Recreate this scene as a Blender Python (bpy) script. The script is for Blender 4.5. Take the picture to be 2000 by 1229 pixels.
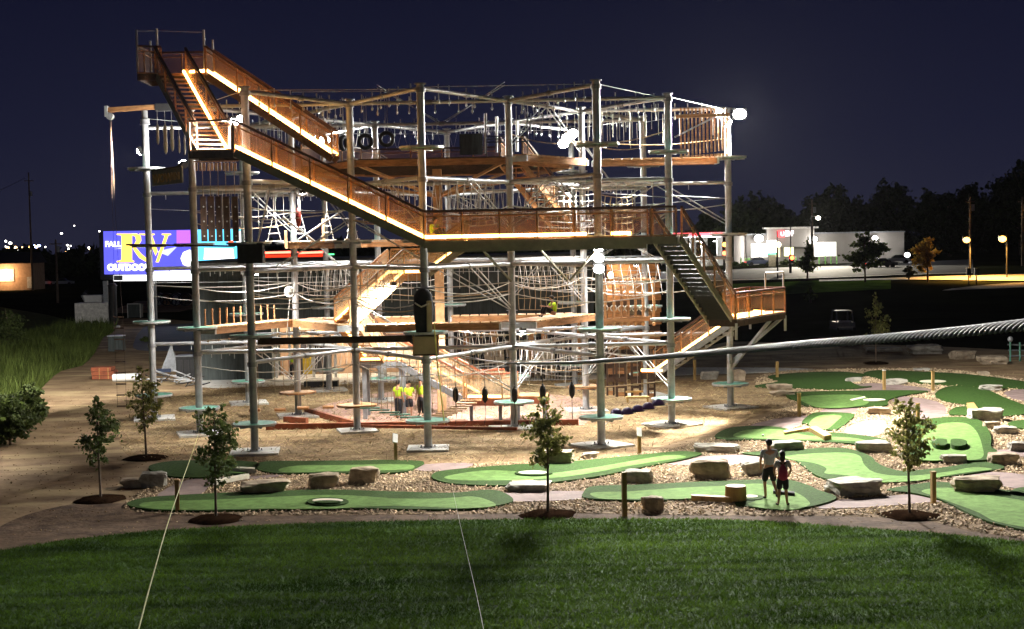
import bpy, bmesh, math, random
import numpy as np
from mathutils import Vector, Matrix, noise
random.seed(7); rng = np.random.default_rng(7)
scene = bpy.context.scene
for o in list(bpy.data.objects): bpy.data.objects.remove(o)
col = scene.collection
# ------------------------------------------------------------------ camera
FPX, CXP, CYP = 2860.0, 1000.0, 614.5
PITCH, ROLL, EYE = math.atan(149.5/2860), 0.0193, 8.3
_F = Vector((0, math.cos(PITCH), -math.sin(PITCH))); _r0 = Vector((1, 0, 0)); _u0 = Vector((0, math.sin(PITCH), math.cos(PITCH)))
_R = _r0*math.cos(ROLL) - _u0*math.sin(ROLL); _U = _r0*math.sin(ROLL) + _u0*math.cos(ROLL)
CAMP = Vector((0, 0, EYE))
cam_d = bpy.data.cameras.new('camera'); cam = bpy.data.objects.new('camera', cam_d); col.objects.link(cam)
cam.matrix_world = Matrix(((_R.x, _U.x, -_F.x, 0), (_R.y, _U.y, -_F.y, 0), (_R.z, _U.z, -_F.z, EYE), (0, 0, 0, 1)))
cam_d.sensor_width = 36; cam_d.lens = FPX/2000*36; cam_d.clip_start = 0.1; cam_d.clip_end = 3000
scene.camera = cam
# ------------------------------------------------------------------ night sky
w = bpy.data.worlds.new('World'); scene.world = w; w.use_nodes = True
nt = w.node_tree; nt.nodes.clear()
out = nt.nodes.new('ShaderNodeOutputWorld'); bg = nt.nodes.new('ShaderNodeBackground')
tc = nt.nodes.new('ShaderNodeTexCoord'); sx = nt.nodes.new('ShaderNodeSeparateXYZ'); cr = nt.nodes.new('ShaderNodeValToRGB')
nt.links.new(tc.outputs['Generated'], sx.inputs[0]); nt.links.new(sx.outputs['Z'], cr.inputs[0])
el = cr.color_ramp.elements
el[0].position = 0.0; el[0].color = (0.00948, 0.00989, 0.02069, 1)
el[1].position = 1.0; el[1].color = (0.00172, 0.00207, 0.00575, 1)
e = el.new(.07); e.color = (0.00575, 0.00632, 0.01667, 1)
e = el.new(.18); e.color = (0.00310, 0.00356, 0.01149, 1)
nt.links.new(cr.outputs[0], bg.inputs[0]); bg.inputs[1].default_value = 1.0
nt.links.new(bg.outputs[0], out.inputs[0])
# ------------------------------------------------------------------ exposure
scene.view_settings.view_transform = 'Standard'; scene.view_settings.look = 'None'
scene.view_settings.exposure = 0.8; scene.view_settings.gamma = 1.0
scene.render.engine = 'CYCLES'
cy = scene.cycles
cy.use_denoising = True; cy.max_bounces = 5; cy.diffuse_bounces = 2; cy.glossy_bounces = 2; cy.transparent_max_bounces = 16
cy.transmission_bounces = 2; cy.caustics_reflective = False; cy.caustics_refractive = False; cy.sample_clamp_indirect = 6; cy.sample_clamp_direct = 0
cy.use_adaptive_sampling = True; cy.adaptive_threshold = .02
HAZE = .000008
LAMP = 1.0   # scale of every flood lamp
# ------------------------------------------------------------------ helpers
def ray(px, py): return _F + _R*((px-CXP)/FPX) + _U*((CYP-py)/FPX)
def P(px, py, Y):
    d = ray(px, py); return CAMP + d*(Y/d.y)
def smooth01(t): t = min(1, max(0, t)); return t*t*(3-2*t)
def terrain(x, y):
    z = 2.9*smooth01((y-128)/95)*smooth01((x-14)/22)
    return z
def G(px, py, z=0.0):
    d = ray(px, py); return CAMP + d*((z-EYE)/d.z)
def GT(px, py):
    d = ray(px, py); t = 20.0
    while t < 700:
        q = CAMP + d*t
        if q.z <= terrain(q.x, q.y): return q
        t += .4
    return q
class MB:
    def __init__(s): s.v = []; s.f = []; s.sm = []
    def add(s, vs, fs, sm=False):
        n = len(s.v); s.v += [tuple(v) for v in vs]; s.f += [tuple(i+n for i in f) for f in fs]; s.sm += [sm]*len(fs); return s
    def box(s, c, d, rz=0, M=None):
        x, y, z = d[0]/2, d[1]/2, d[2]/2
        vs = [Vector(t) for t in ((-x,-y,-z),(x,-y,-z),(x,y,-z),(-x,y,-z),(-x,-y,z),(x,-y,z),(x,y,z),(-x,y,z))]
        R = M if M is not None else Matrix.Rotation(rz, 3, 'Z')
        c = Vector(c)
        return s.add([c+R@v for v in vs], [(3,2,1,0),(4,5,6,7),(0,1,5,4),(1,2,6,5),(2,3,7,6),(3,0,4,7)])
    def beam(s, p, q, wd, ht):
        p, q = Vector(p), Vector(q); d = (q-p); u = d.normalized()
        sd = u.cross(Vector((0,0,1)))
        sd = Vector((1,0,0)) if sd.length < 1e-4 else sd.normalized()
        up = sd.cross(u)
        return s.box((p+q)/2, (wd, d.length, ht), M=Matrix((sd, u, up)).transposed())
    def tube(s, p, q, r, n=8, r2=None, cap=True):
        p, q = Vector(p), Vector(q); u = (q-p).normalized(); r2 = r if r2 is None else r2
        a = u.orthogonal().normalized(); b = u.cross(a)
        vs = []; 
        for c, rr in ((p, r), (q, r2)):
            vs += [c + a*(rr*math.cos(2*math.pi*i/n)) + b*(rr*math.sin(2*math.pi*i/n)) for i in range(n)]
        s.add(vs, [(i, (i+1) % n, n+(i+1) % n, n+i) for i in range(n)], True)
        if cap: s.add(vs, [tuple(range(n-1, -1, -1)), tuple(range(n, 2*n))])
        return s
    def path(s, pts, r, n=5, rads=None):
        pts = [Vector(p) for p in pts]; m = len(pts); vs = []
        a = (pts[1]-pts[0]).normalized().orthogonal().normalized()
        for k, c in enumerate(pts):
            u = (pts[min(k+1, m-1)]-pts[max(k-1, 0)]).normalized()
            a = (a - u*a.dot(u)).normalized(); b = u.cross(a); rr = rads[k] if rads else r
            vs += [c + a*(rr*math.cos(2*math.pi*i/n)) + b*(rr*math.sin(2*math.pi*i/n)) for i in range(n)]
        fs = [(k*n+i, k*n+(i+1) % n, (k+1)*n+(i+1) % n, (k+1)*n+i) for k in range(m-1) for i in range(n)]
        s.add(vs, fs, True)
        return s.add(vs, [tuple(range(n-1, -1, -1)), tuple(range((m-1)*n, m*n))])
    def prism(s, pts, z0, z1):
        n = len(pts)
        ar = sum(pts[i][0]*pts[(i+1) % n][1]-pts[(i+1) % n][0]*pts[i][1] for i in range(n))
        if ar < 0: pts = pts[::-1]
        vs = [(p[0], p[1], z0) for p in pts]+[(p[0], p[1], z1) for p in pts]
        return s.add(vs, [tuple(range(n, 2*n))]+[(i, (i+1) % n, n+(i+1) % n, n+i) for i in range(n)])
    def slab(s, pts, nrm, th):          # planar polygon in 3-D, thickened
        pts = [Vector(p) for p in pts]; n = len(pts); nv = Vector(nrm)*th
        return s.add(pts+[p+nv for p in pts], [tuple(range(n-1, -1, -1)), tuple(range(n, 2*n))]+[(i, (i+1) % n, n+(i+1) % n, n+i) for i in range(n)])
    def ell(s, c, rx, ry, rz, nu=10, nv=6, half=False, M=None):
        c = Vector(c); vs = []; v0 = 0 if half else -math.pi/2
        for j in range(nv+1):
            ph = v0+(math.pi/2-v0)*j/nv
            for i in range(nu):
                th = 2*math.pi*i/nu
                q = Vector((rx*math.cos(ph)*math.cos(th), ry*math.cos(ph)*math.sin(th), rz*math.sin(ph)))
                vs.append(c+(M@q if M is not None else q))
        return s.add(vs, [(j*nu+i, j*nu+(i+1) % nu, (j+1)*nu+(i+1) % nu, (j+1)*nu+i) for j in range(nv) for i in range(nu)], True)
    def torus(s, c, R, r, ax=(0,1,0), n=20, m=8):
        c = Vector(c); ax = Vector(ax).normalized(); a = ax.orthogonal().normalized(); b = ax.cross(a); vs = []
        for i in range(n):
            t = 2*math.pi*i/n; d = a*math.cos(t)+b*math.sin(t)
            for j in range(m):
                q = 2*math.pi*j/m; vs.append(c+d*(R+r*math.cos(q))+ax*(r*1.15*math.sin(q)))
        return s.add(vs, [(i*m+j, i*m+(j+1) % m, ((i+1) % n)*m+(j+1) % m, ((i+1) % n)*m+j) for i in range(n) for j in range(m)], True)
    def build(s, name, m, parent=None, **kw):
        off = Vector((0, 0, 0)); q = parent
        while q is not None: off += Vector(q.location); q = q.parent
        me = bpy.data.meshes.new(name)
        org = Vector(kw.pop('origin', off)) if parent is None or 'origin' in kw else off
        me.from_pydata([(v[0]-org.x, v[1]-org.y, v[2]-org.z) for v in s.v], [], s.f)
        me.polygons.foreach_set('use_smooth', s.sm)
        me.materials.append(m); me.update()
        o = bpy.data.objects.new(name, me); col.objects.link(o)
        if parent is not None: o.parent = parent; o.location = org-off
        else: o.location = org
        return props(o, **kw)
def props(o, label=None, cat=None, group=None, kind=None):
    if label: o['label'] = label
    if cat: o['category'] = cat
    if group: o['group'] = group
    if kind: o['kind'] = kind
    return o
def T(name, label, cat, loc, group=None):
    o = bpy.data.objects.new(name, None); col.objects.link(o); o.location = loc; o.empty_display_size = .2
    return props(o, label, cat, group)
def inst(o, loc, parent=None, rz=None):            # copy of one part at a new place, same parent
    c = o.copy(); col.objects.link(c); c.parent = parent or o.parent; c.location = loc
    if rz is not None: c.rotation_euler = (0, 0, rz)
    return c
def dup(o, loc, rz=0, label=None, sc=None, parent=None):       # thing with parts and sub-parts
    c = o.copy(); col.objects.link(c)
    if parent is None:
        c.location = loc; c.rotation_euler = (0, 0, rz)
        if label: c['label'] = label
        if sc: c.scale = (sc, sc, sc) if not isinstance(sc, tuple) else sc
    else: c.parent = parent
    for ch in list(o.children): dup(ch, None, parent=c)
    return c
def lamp(name, kind, loc, power, color, size, parent, target=None, spot=None, blend=.5):
    d = bpy.data.lights.new(name, kind); d.energy = power; d.color = color
    if kind == 'AREA': d.size = size
    else: d.shadow_soft_size = size
    if spot: d.spot_size = math.radians(spot); d.spot_blend = blend
    o = bpy.data.objects.new(name, d); col.objects.link(o)
    off = Vector((0, 0, 0)); q = parent
    while q is not None: off += Vector(q.location); q = q.parent
    o.parent = parent; o.location = Vector(loc)-off
    if target is not None: o.rotation_euler = (Vector(target)-Vector(loc)).to_track_quat('-Z', 'Y').to_euler()
    return o
def catmull(pts, k=5, closed=True):
    n = len(pts); res = []
    for i in range(n if closed else n-1):
        g = (lambda j: pts[j % n]) if closed else (lambda j: pts[min(max(j, 0), n-1)])
        p0, p1, p2, p3 = (Vector(g(j)) for j in (i-1, i, i+1, i+2))
        for t in range(k):
            t /= k
            res.append(.5*((2*p1)+(p2-p0)*t+(2*p0-5*p1+4*p2-p3)*t*t+(3*p1-p0-3*p2+p3)*t**3))
    if not closed: res.append(Vector(pts[-1]))
    return res
# ------------------------------------------------------------------ materials
def mat(name, c, rough=.6, metal=0.0, var=.25, scale=3.0, bump=0.0, bscale=20.0, spec=.3, c2=None, stretch=None, detail=4, island=0.0, coord='Object'):
    m = bpy.data.materials.new(name); m.use_nodes = True; n = m.node_tree; b = n.nodes['Principled BSDF']
    b.inputs['Roughness'].default_value = rough; b.inputs['Metallic'].default_value = metal; b.inputs['Specular IOR Level'].default_value = spec
    t = n.nodes.new('ShaderNodeTexCoord'); src = t.outputs['Object' if coord == 'World' else coord]
    if coord == 'World':
        g = n.nodes.new('ShaderNodeNewGeometry'); src = g.outputs['Position']
    if stretch:
        mp = n.nodes.new('ShaderNodeMapping'); mp.inputs['Scale'].default_value = stretch; n.links.new(src, mp.inputs[0]); src = mp.outputs[0]
    nz = n.nodes.new('ShaderNodeTexNoise'); nz.inputs['Scale'].default_value = scale; nz.inputs['Detail'].default_value = detail; nz.inputs['Roughness'].default_value = .65
    n.links.new(src, nz.inputs['Vector'])
    cr = n.nodes.new('ShaderNodeValToRGB'); c2 = c2 or tuple(x*(1-var*1.4) for x in c)
    cr.color_ramp.elements[0].position = .32; cr.color_ramp.elements[1].position = .68
    cr.color_ramp.elements[0].color = (*c2, 1); cr.color_ramp.elements[1].color = (*[min(1, x*(1+var*.6)) for x in c], 1)
    n.links.new(nz.outputs['Fac'], cr.inputs[0]); last = cr.outputs[0]
    if island:
        g = n.nodes.new('ShaderNodeNewGeometry'); mr = n.nodes.new('ShaderNodeMapRange'); mr.inputs['To Min'].default_value = 1-island; mr.inputs['To Max'].default_value = 1+island
        n.links.new(g.outputs['Random Per Island'], mr.inputs['Value'])
        mx = n.nodes.new('ShaderNodeMix'); mx.data_type = 'RGBA'; mx.blend_type = 'MULTIPLY'; mx.inputs[0].default_value = 1
        n.links.new(last, mx.inputs[6]); n.links.new(mr.outputs[0], mx.inputs[7]); last = mx.outputs[2]
    n.links.new(last, b.inputs['Base Color'])
    if bump:
        nb = n.nodes.new('ShaderNodeTexNoise'); nb.inputs['Scale'].default_value = bscale; nb.inputs['Detail'].default_value = 5
        n.links.new(src, nb.inputs['Vector']); bp = n.nodes.new('ShaderNodeBump'); bp.inputs['Strength'].default_value = bump; bp.inputs['Distance'].default_value = .05
        n.links.new(nb.outputs['Fac'], bp.inputs['Height']); n.links.new(bp.outputs[0], b.inputs['Normal'])
    m['last'] = cr.name
    return m
def emat(name, c, s):
    m = bpy.data.materials.new(name); m.use_nodes = True; n = m.node_tree; b = n.nodes['Principled BSDF']
    b.inputs['Base Color'].default_value = (*[min(.8, x) for x in c], 1); b.inputs['Emission Color'].default_value = (*c, 1); b.inputs['Emission Strength'].default_value = s
    return m
def netting(name, c, dens):
    m = mat(name, c, .8, 0, .3, 1.2); n = m.node_tree; b = n.nodes['Principled BSDF']; o = n.nodes['Material Output']
    tr = n.nodes.new('ShaderNodeBsdfTransparent'); mx = n.nodes.new('ShaderNodeMixShader'); mx.inputs[0].default_value = dens
    n.links.new(tr.outputs[0], mx.inputs[1]); n.links.new(b.outputs[0], mx.inputs[2]); n.links.new(mx.outputs[0], o.inputs[0])
    return m
def two_tone(m, c, scale, lo, hi, stretch=None, fac=1.0):   # blotches of a second colour over a material (wear, bare soil, painted shadow-like patches)
    n = m.node_tree; b = n.nodes['Principled BSDF']; src = b.inputs['Base Color'].links[0].from_socket
    g = n.nodes.new('ShaderNodeNewGeometry'); v = g.outputs['Position']
    if stretch:
        mp = n.nodes.new('ShaderNodeMapping'); mp.inputs['Scale'].default_value = stretch; n.links.new(v, mp.inputs[0]); v = mp.outputs[0]
    nz = n.nodes.new('ShaderNodeTexNoise'); nz.inputs['Scale'].default_value = scale; nz.inputs['Detail'].default_value = 6; n.links.new(v, nz.inputs['Vector'])
    mr = n.nodes.new('ShaderNodeMapRange'); mr.inputs['From Min'].default_value = lo; mr.inputs['From Max'].default_value = hi; mr.inputs['To Max'].default_value = fac
    n.links.new(nz.outputs['Fac'], mr.inputs['Value']); mx = n.nodes.new('ShaderNodeMix'); mx.data_type = 'RGBA'
    n.links.new(mr.outputs[0], mx.inputs[0]); n.links.new(src, mx.inputs[6]); mx.inputs[7].default_value = (*c, 1); n.links.new(mx.outputs[2], b.inputs['Base Color'])
    return m
M = {}
M['galv'] = mat('galvanised steel', (.40, .41, .42), .42, .35, .2, 2.5, .15, 14, .5)
M['steel'] = mat('grey steel', (.26, .27, .28), .45, .4, .2, 4)
M['black'] = mat('black steel', (.025, .025, .026), .5, 0, .2, 4)
M['dark_tread'] = mat('dark olive tread', (.035, .034, .024), .6, .1, .15, 3)
M['stringer'] = mat('olive painted steel', (.20, .185, .125), .5, .1, .15, 3)
M['cedar'] = mat('cedar timber', (.35, .175, .072), .65, 0, .35, 2, .2, 12, .3, stretch=(1, 1, 5))
M['cedar_pale'] = mat('pale timber', (.46, .27, .13), .65, 0, .3, 2, .2, 12, .3)
M['rail'] = mat('dark stained handrail', (.075, .032, .018), .5, 0, .3, 3)
M['wood_dark'] = mat('dark brown timber', (.055, .03, .018), .7, 0, .4, 3, .3, 10)
M['netting'] = netting('brown rail netting', (.36, .215, .125), .24)
M['netting_pale'] = netting('pale rail netting', (.55, .42, .27), .45)
M['disc'] = mat('green grating', (.13, .34, .25), .6, .1, .25, 6, .3, 40)
M['disc_rim'] = mat('galvanised rim', (.45, .47, .47), .4, .3, .15, 5)
M['concrete'] = mat('concrete', (.55, .54, .50), .85, 0, .2, 2.5, .2, 15)
M['rope'] = mat('white rope', (.52, .50, .45), .8, 0, .15, 8)
M['rope_tan'] = mat('tan rope', (.38, .28, .16), .85, 0, .2, 8)
M['rope_yellow'] = mat('yellow rope', (.52, .52, .16), .8, 0, .1, 8)
M['rubber'] = mat('black rubber', (.018, .018, .018), .6, 0, .3, 6)
M['purple'] = mat('purple plastic', (.045, .02, .11), .3, 0, .2, 4, spec=.5)
M['beige'] = mat('beige panel', (.33, .27, .17), .7, 0, .12, 2)
M['strip'] = emat('warm light strip', (1, .50, .13), 12)
M['strip_far'] = emat('warm light strip inside', (1, .52, .16), 6)
M['flood'] = emat('flood lamp lens', (1, .97, .92), 60)
M['siding'] = mat('dark grey siding', (.060, .072, .069), .7, 0, .3, 1.4, .15, 8, stretch=(6, 6, .5))
M['trim'] = mat('white trim', (.62, .60, .55), .6)
M['plaster'] = mat('tan wall', (.42, .28, .18), .8, 0, .2, 2)
M['dark_glass'] = mat('dark glass', (.03, .032, .04), .1, 0, .1, 2, spec=.6)
M['stone'] = mat('tan limestone', (.40, .33, .235), .9, 0, .35, 2.2, .5, 9, .2, c2=(.21, .16, .11))
M['stone_grey'] = mat('grey limestone', (.40, .38, .32), .9, 0, .35, 2.2, .5, 9, .2, c2=(.22, .205, .17))
M['post'] = mat('yellow pine post', (.40, .26, .09), .7, 0, .3, 4, .2, 14, stretch=(1, 1, .3))
M['white'] = mat('white paint', (.75, .75, .73), .6, 0, .08, 3)
M['turf_dark'] = mat('dark fringe turf', (.036, .078, .015), .95, 0, .35, 9, .5, 60, .1)
M['turf'] = mat('putting turf', (.125, .225, .06), .95, 0, .24, 3.5, .25, 90, .1)
M['sandtrap'] = mat('white turf', (.72, .68, .54), .9, 0, .12, 6)
M['path'] = mat('pinkish stamped path', (.215, .155, .14), .9, 0, .22, 1.6, .3, 14, coord='World')
M['paver'] = mat('reddish brick paving', (.40, .245, .195), .85, 0, .25, 2.5, .3, 12, coord='World')
M['kerb'] = mat('rust red timber', (.25, .07, .03), .7, 0, .3, 3, .2, 8)
M['skin'] = mat('skin', (.42, .22, .14), .6, 0, .1, 5)
M['shirt_grey'] = mat('grey shirt', (.36, .37, .40), .9, 0, .15, 6)
M['shirt_white'] = mat('pale tee shirt', (.48, .48, .47), .9, 0, .12, 6)
M['hivis'] = mat('lime yellow shirt', (.42, .62, .03), .9, 0, .12, 6)
M['cloth_black'] = mat('black cloth', (.02, .02, .024), .9, 0, .2, 6)
M['cloth_pink'] = mat('pink bag cloth', (.42, .05, .12), .85, 0, .2, 6)
M['hair'] = mat('dark hair', (.02, .014, .01), .6)
M['leaf'] = mat('sapling leaf', (.22, .225, .06), .6, 0, .3, 1.5, spec=.35, island=.55)
M['leaf_dark'] = mat('dark leaf', (.085, .115, .03), .7, 0, .3, 1.2, spec=.3, island=.5)
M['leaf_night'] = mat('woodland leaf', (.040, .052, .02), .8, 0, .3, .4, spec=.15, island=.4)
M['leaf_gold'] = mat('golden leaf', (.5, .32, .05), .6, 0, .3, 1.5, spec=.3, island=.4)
M['bark'] = mat('bark', (.14, .10, .07), .85, 0, .3, 6, .3, 20)
M['asphalt'] = mat('asphalt', (.10, .10, .105), .85, 0, .2, .6, .2, 30, coord='World')
M['weed'] = mat('meadow blades', (.10, .135, .028), .8, 0, .3, .5, spec=.2, island=.5)
M['soilpile'] = mat('dark mulch ring', (.022, .012, .007), 1, 0, .4, 3, .6, 14, .0)
# ground materials
M['ground'] = mat('night field', (.017, .019, .010), 1, 0, .35, .08, .4, 1.2, .0, coord='World')
M['dirt'] = mat('bare dirt', (.235, .165, .095), .95, 0, .32, .55, .6, 4, .1, coord='World', c2=(.13, .082, .046))
two_tone(M['dirt'], (.34, .255, .14), .35, .50, .66, (.6, 1.6, 1))
M['straw'] = mat('straw cover', (.25, .172, .092), .95, 0, .35, 1.2, .8, 6, .1, coord='World', c2=(.16, .095, .045))
two_tone(M['straw'], (.34, .255, .145), .55, .50, .66, (.5, 1.5, 1))
two_tone(M['straw'], (.12, .076, .045), .25, .52, .68, (.6, 1.8, 1), .75)  # darker shadow-like patches, shade painted into the straw colour
M['chipbed'] = mat('wood chip bed', (.22, .155, .09), .95, 0, .4, 5, .8, 16, .1, coord='World', c2=(.08, .05, .03))
M['lawn'] = mat('lawn base', (.045, .098, .015), .95, 0, .4, .8, .8, 14, .1, coord='World', stretch=(.55, 1.3, 1), c2=(.012, .034, .007))
M['lawn_blade'] = mat('lawn blade', (.085, .150, .017), .9, 0, .45, .35, 0, 1, .05, coord='World', stretch=(.4, 1.6, 1), c2=(.022, .052, .006), island=.5)
for _k in ('lawn_blade', 'lawn'): two_tone(M[_k], (.012, .032, .005), .5, .50, .66, (.22, 1.9, 1), .75)
M['chip'] = mat('wood chips', (.50, .38, .235), .9, 0, .35, .6, coord='World', island=.5)
M['strawbit'] = mat('straw bits', (.36, .27, .14), .9, 0, .35, .6, coord='World', island=.5)
for _k in ('leaf', 'leaf_dark', 'leaf_gold', 'weed', 'lawn_blade'):
    _n = M[_k].node_tree; _b = _n.nodes['Principled BSDF']; _t = _n.nodes.new('ShaderNodeBsdfTranslucent'); _x = _n.nodes.new('ShaderNodeMixShader'); _x.inputs[0].default_value = .42
    _n.links.new(_b.inputs['Base Color'].links[0].from_socket, _t.inputs[0]); _n.links.new(_b.outputs[0], _x.inputs[1]); _n.links.new(_t.outputs[0], _x.inputs[2]); _n.links.new(_x.outputs[0], _n.nodes['Material Output'].inputs[0])
# ------------------------------------------------------------------ terrain and ground sheets
def ground_sheet():
    xs = np.unique(np.concatenate([np.linspace(-700, -80, 22), np.linspace(-80, 90, 70), np.linspace(90, 700, 22)]))
    ys = np.unique(np.concatenate([np.linspace(-60, 110, 10), np.linspace(110, 300, 60), np.linspace(300, 1600, 30)]))
    nx, ny = len(xs), len(ys)
    vs = [(x, y, terrain(x, y)) for y in ys for x in xs]
    fs = [(j*nx+i, j*nx+i+1, (j+1)*nx+i+1, (j+1)*nx+i) for j in range(ny-1) for i in range(nx-1)]
    MB().add(vs, fs, True).build('ground', M['ground'], kind='structure')
ground_sheet()
def sheet(name, pts, z, m, k=4, kind='structure', th=.1, parent=None, raw=False, **kw):
    q = [G(*p) for p in (pts if raw else catmull(pts, k))]
    return MB().prism([(a.x, a.y) for a in q], z-th, z).build(name, m, parent, kind=kind, **kw), [(a.x, a.y) for a in q]
DIRT_PX = [(-300,1180),(-420,960),(-420,760),(-200,690),(0,655),(120,640),(200,625),(300,622),(420,630),(900,650),(1300,690),(1420,668),(1560,672),(1800,676),(2050,690),(2300,720),(2500,800),(2500,1250),(2000,1120),(1000,1090),(0,1140)]
dirt, DIRT = sheet('dirt', DIRT_PX, .012, M['dirt'], 3)
STRAW_PX = [(235,830),(300,790),(390,765),(560,752),(860,744),(1160,742),(1340,745),(1450,752),(1530,768),(1535,790),(1480,812),(1420,838),(1330,862),(1250,884),(1130,903),(1000,908),(850,908),(650,903),(480,903),(350,905),(250,890)]
straw, STRAW = sheet('straw_ground', STRAW_PX, .020, M['straw'])
CHIP_PX = [(255,1000),(245,985),(285,955),(330,925),(400,908),(550,902),(700,903),(880,909),(1030,906),(1160,898),(1280,884),(1370,862),(1450,835),(1530,800),(1545,770),(1480,755),(1480,738),(1530,726),(1660,722),(1830,722),(1990,742),(2150,770),(2200,1090),(2000,1055),(1900,1040),(1800,1018),(1640,1010),(1400,1009),(1100,1004),(900,1006),(640,1008),(400,1009)]
chips, CHIP = sheet('wood_chip_bed', CHIP_PX, .028, M['chipbed'])
LAWN_PX = [(-400,1120),(-100,1092),(0,1078),(130,1058),(300,1040),(500,1029),(700,1022),(1000,1017),(1300,1016),(1500,1021),(1700,1035),(1850,1046),(2000,1061),(2200,1085),(2450,1130),(2700,1500),(2300,1750),(1000,1800),(-300,1750),(-700,1500)]
lawn, LAWN = sheet('lawn', LAWN_PX, .036, M['lawn'])
PATIO_PX = [(392,757),(398,742),(520,736),(760,727),(900,722),(1160,716),(1345,719),(1500,719),(1588,722),(1560,727),(1345,733),(1160,742),(860,746),(640,752),(560,754),(470,758)]
M['soil'] = mat('dark garden soil', (.105, .068, .042), .95, 0, .45, 1.4, .8, 7, .1, coord='World', c2=(.04, .024, .014))
soil_s, SOIL = sheet('soil_strip', [(-60,1100),(0,1030),(120,990),(250,985),(700,990),(1400,990),(1800,1000),(2100,1060),(2250,1100),(1900,1062),(1500,1030),(1000,1026),(500,1037),(130,1066)], .024, M['soil'], 4)
sheet('patio_concrete', PATIO_PX, .034, M['concrete'], 2)
sheet('parking_asphalt', [(268,684),(262,668),(276,645),(300,636),(420,636),(420,684),(340,686)], .030, M['asphalt'], 3)
PATHS = []
for pl in ([(305,974),(350,945),(400,936),(495,932),(560,929),(520,936),(430,944),(400,962),(385,972)], [(812,921),(832,909),(925,907),(890,921)], [(962,983),(985,966),(1142,962),(1142,977),(1010,983)],
           [(1290,908),(1360,894),(1470,890),(1495,893),(1480,905),(1400,911)], [(1598,992),(1640,979),(1740,971),(1810,967),(1880,978),(1800,985),(1700,993),(1610,996)], [(1462,836),(1510,821),(1575,814),(1568,828),(1535,841)],
           [(1648,847),(1680,826),(1730,824),(1715,853)], [(1600,812),(1618,798),(1676,797),(1656,812)], [(1738,782),(1765,776),(1830,786),(1850,806),(1825,822),(1786,820),(1775,800)],
           [(1880,936),(1920,925),(1990,928),(2050,945),(2050,962),(1960,953)], [(1912,891),(1935,882),(2050,878),(2050,890),(1960,895)], [(1960,772),(1990,762),(2080,768),(2080,785),(2000,785)], [(1625,760),(1700,750),(1790,757),(1820,765),(1740,767)]):
    PATHS.append(sheet('golf_path', pl, .044, M['path'], 3, th=.06)[1])
PAVE_PX = [(598,806),(640,790),(720,772),(800,762),(1000,762),(1130,778),(1175,800),(1140,832),(980,838),(760,838),(700,838)]
sheet('brick_paving', PAVE_PX, .040, M['paver'], 1, raw=True)
def inside(pts, poly):
    x, y = pts[:, 0], pts[:, 1]; r = np.zeros(len(pts), bool); n = len(poly)
    for i in range(n):
        x1, y1 = poly[i]; x2, y2 = poly[(i+1) % n]
        c = ((y1 > y) != (y2 > y)) & (x < (x2-x1)*(y-y1)/((y2-y1) or 1e-9)+x1); r ^= c
    return r
def bulk(name, V, Fc, m, parent=None, **kw):
    me = bpy.data.meshes.new(name); nf, k = Fc.shape
    me.vertices.add(len(V)); me.vertices.foreach_set('co', V.astype(np.float32).ravel())
    me.loops.add(nf*k); me.loops.foreach_set('vertex_index', Fc.astype(np.int32).ravel())
    me.polygons.add(nf); me.polygons.foreach_set('loop_start', np.arange(0, nf*k, k, dtype=np.int32))
    me.update(calc_edges=True); me.materials.append(m)
    o = bpy.data.objects.new(name, me); col.objects.link(o)
    if parent is not None: o.parent = parent
    return props(o, **kw)
def scatter_in(poly, n, excl=()):
    P_ = np.array(poly); lo, hi = P_.min(0), P_.max(0); lo = np.maximum(lo, (-26, 24)); hi = np.minimum(hi, (30, 100))
    q = rng.uniform(lo, hi, (n, 2)); q = q[inside(q, poly)]
    for e in excl: q = q[~inside(q, e)]
    return q
def blades(name, q, z, h, wd, m, lean=.6, **kw):
    n = len(q); a = rng.uniform(0, 2*math.pi, n); hh = h*rng.uniform(.5, 1.3, n)
    d = np.stack([np.cos(a), np.sin(a)], 1); L = rng.normal(0, lean, (n, 2))*hh[:, None]; ww = (wd*rng.uniform(.6, 1.4, n))[:, None]
    V = np.zeros((n, 3, 3)); V[:, 0, :2] = q-d*ww; V[:, 1, :2] = q+d*ww; V[:, 2, :2] = q+L; V[:, :2, 2] = z; V[:, 2, 2] = z+hh
    return bulk(name, V.reshape(-1, 3), np.arange(n*3).reshape(-1, 3), m, kind='stuff', **kw)
def flecks(name, q, z, l, wd, t, m, **kw):      # small flat chips lying at odd angles (5 faces each)
    n = len(q); a = rng.uniform(0, 2*math.pi, n); l = l*rng.uniform(.5, 1.5, n); ww = wd*rng.uniform(.5, 1.4, n); tl = rng.normal(0, .35, n)
    ux, uy = np.cos(a), np.sin(a); base = np.array([(-1,-1,0),(1,-1,0),(1,1,0),(-1,1,0),(-.8,-.8,1),(.8,-.8,1),(.8,.8,1),(-.8,.8,1)], float)
    V = np.zeros((n, 8, 3))
    lx = base[None, :, 0]*l[:, None]/2; ly = base[None, :, 1]*ww[:, None]/2
    V[:, :, 0] = q[:, :1]+ux[:, None]*lx-uy[:, None]*ly; V[:, :, 1] = q[:, 1:]+uy[:, None]*lx+ux[:, None]*ly
    V[:, :, 2] = z+base[None, :, 2]*t+np.abs(tl)[:, None]*l[:, None]/2+lx*tl[:, None]
    fs = np.array([(4,5,6,7),(0,1,5,4),(1,2,6,5),(2,3,7,6),(3,0,4,7)])
    F_ = (np.arange(n)*8)[:, None, None]+fs[None]
    return bulk(name, V.reshape(-1, 3), F_.reshape(-1, 4), m, kind='stuff', **kw)
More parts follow.
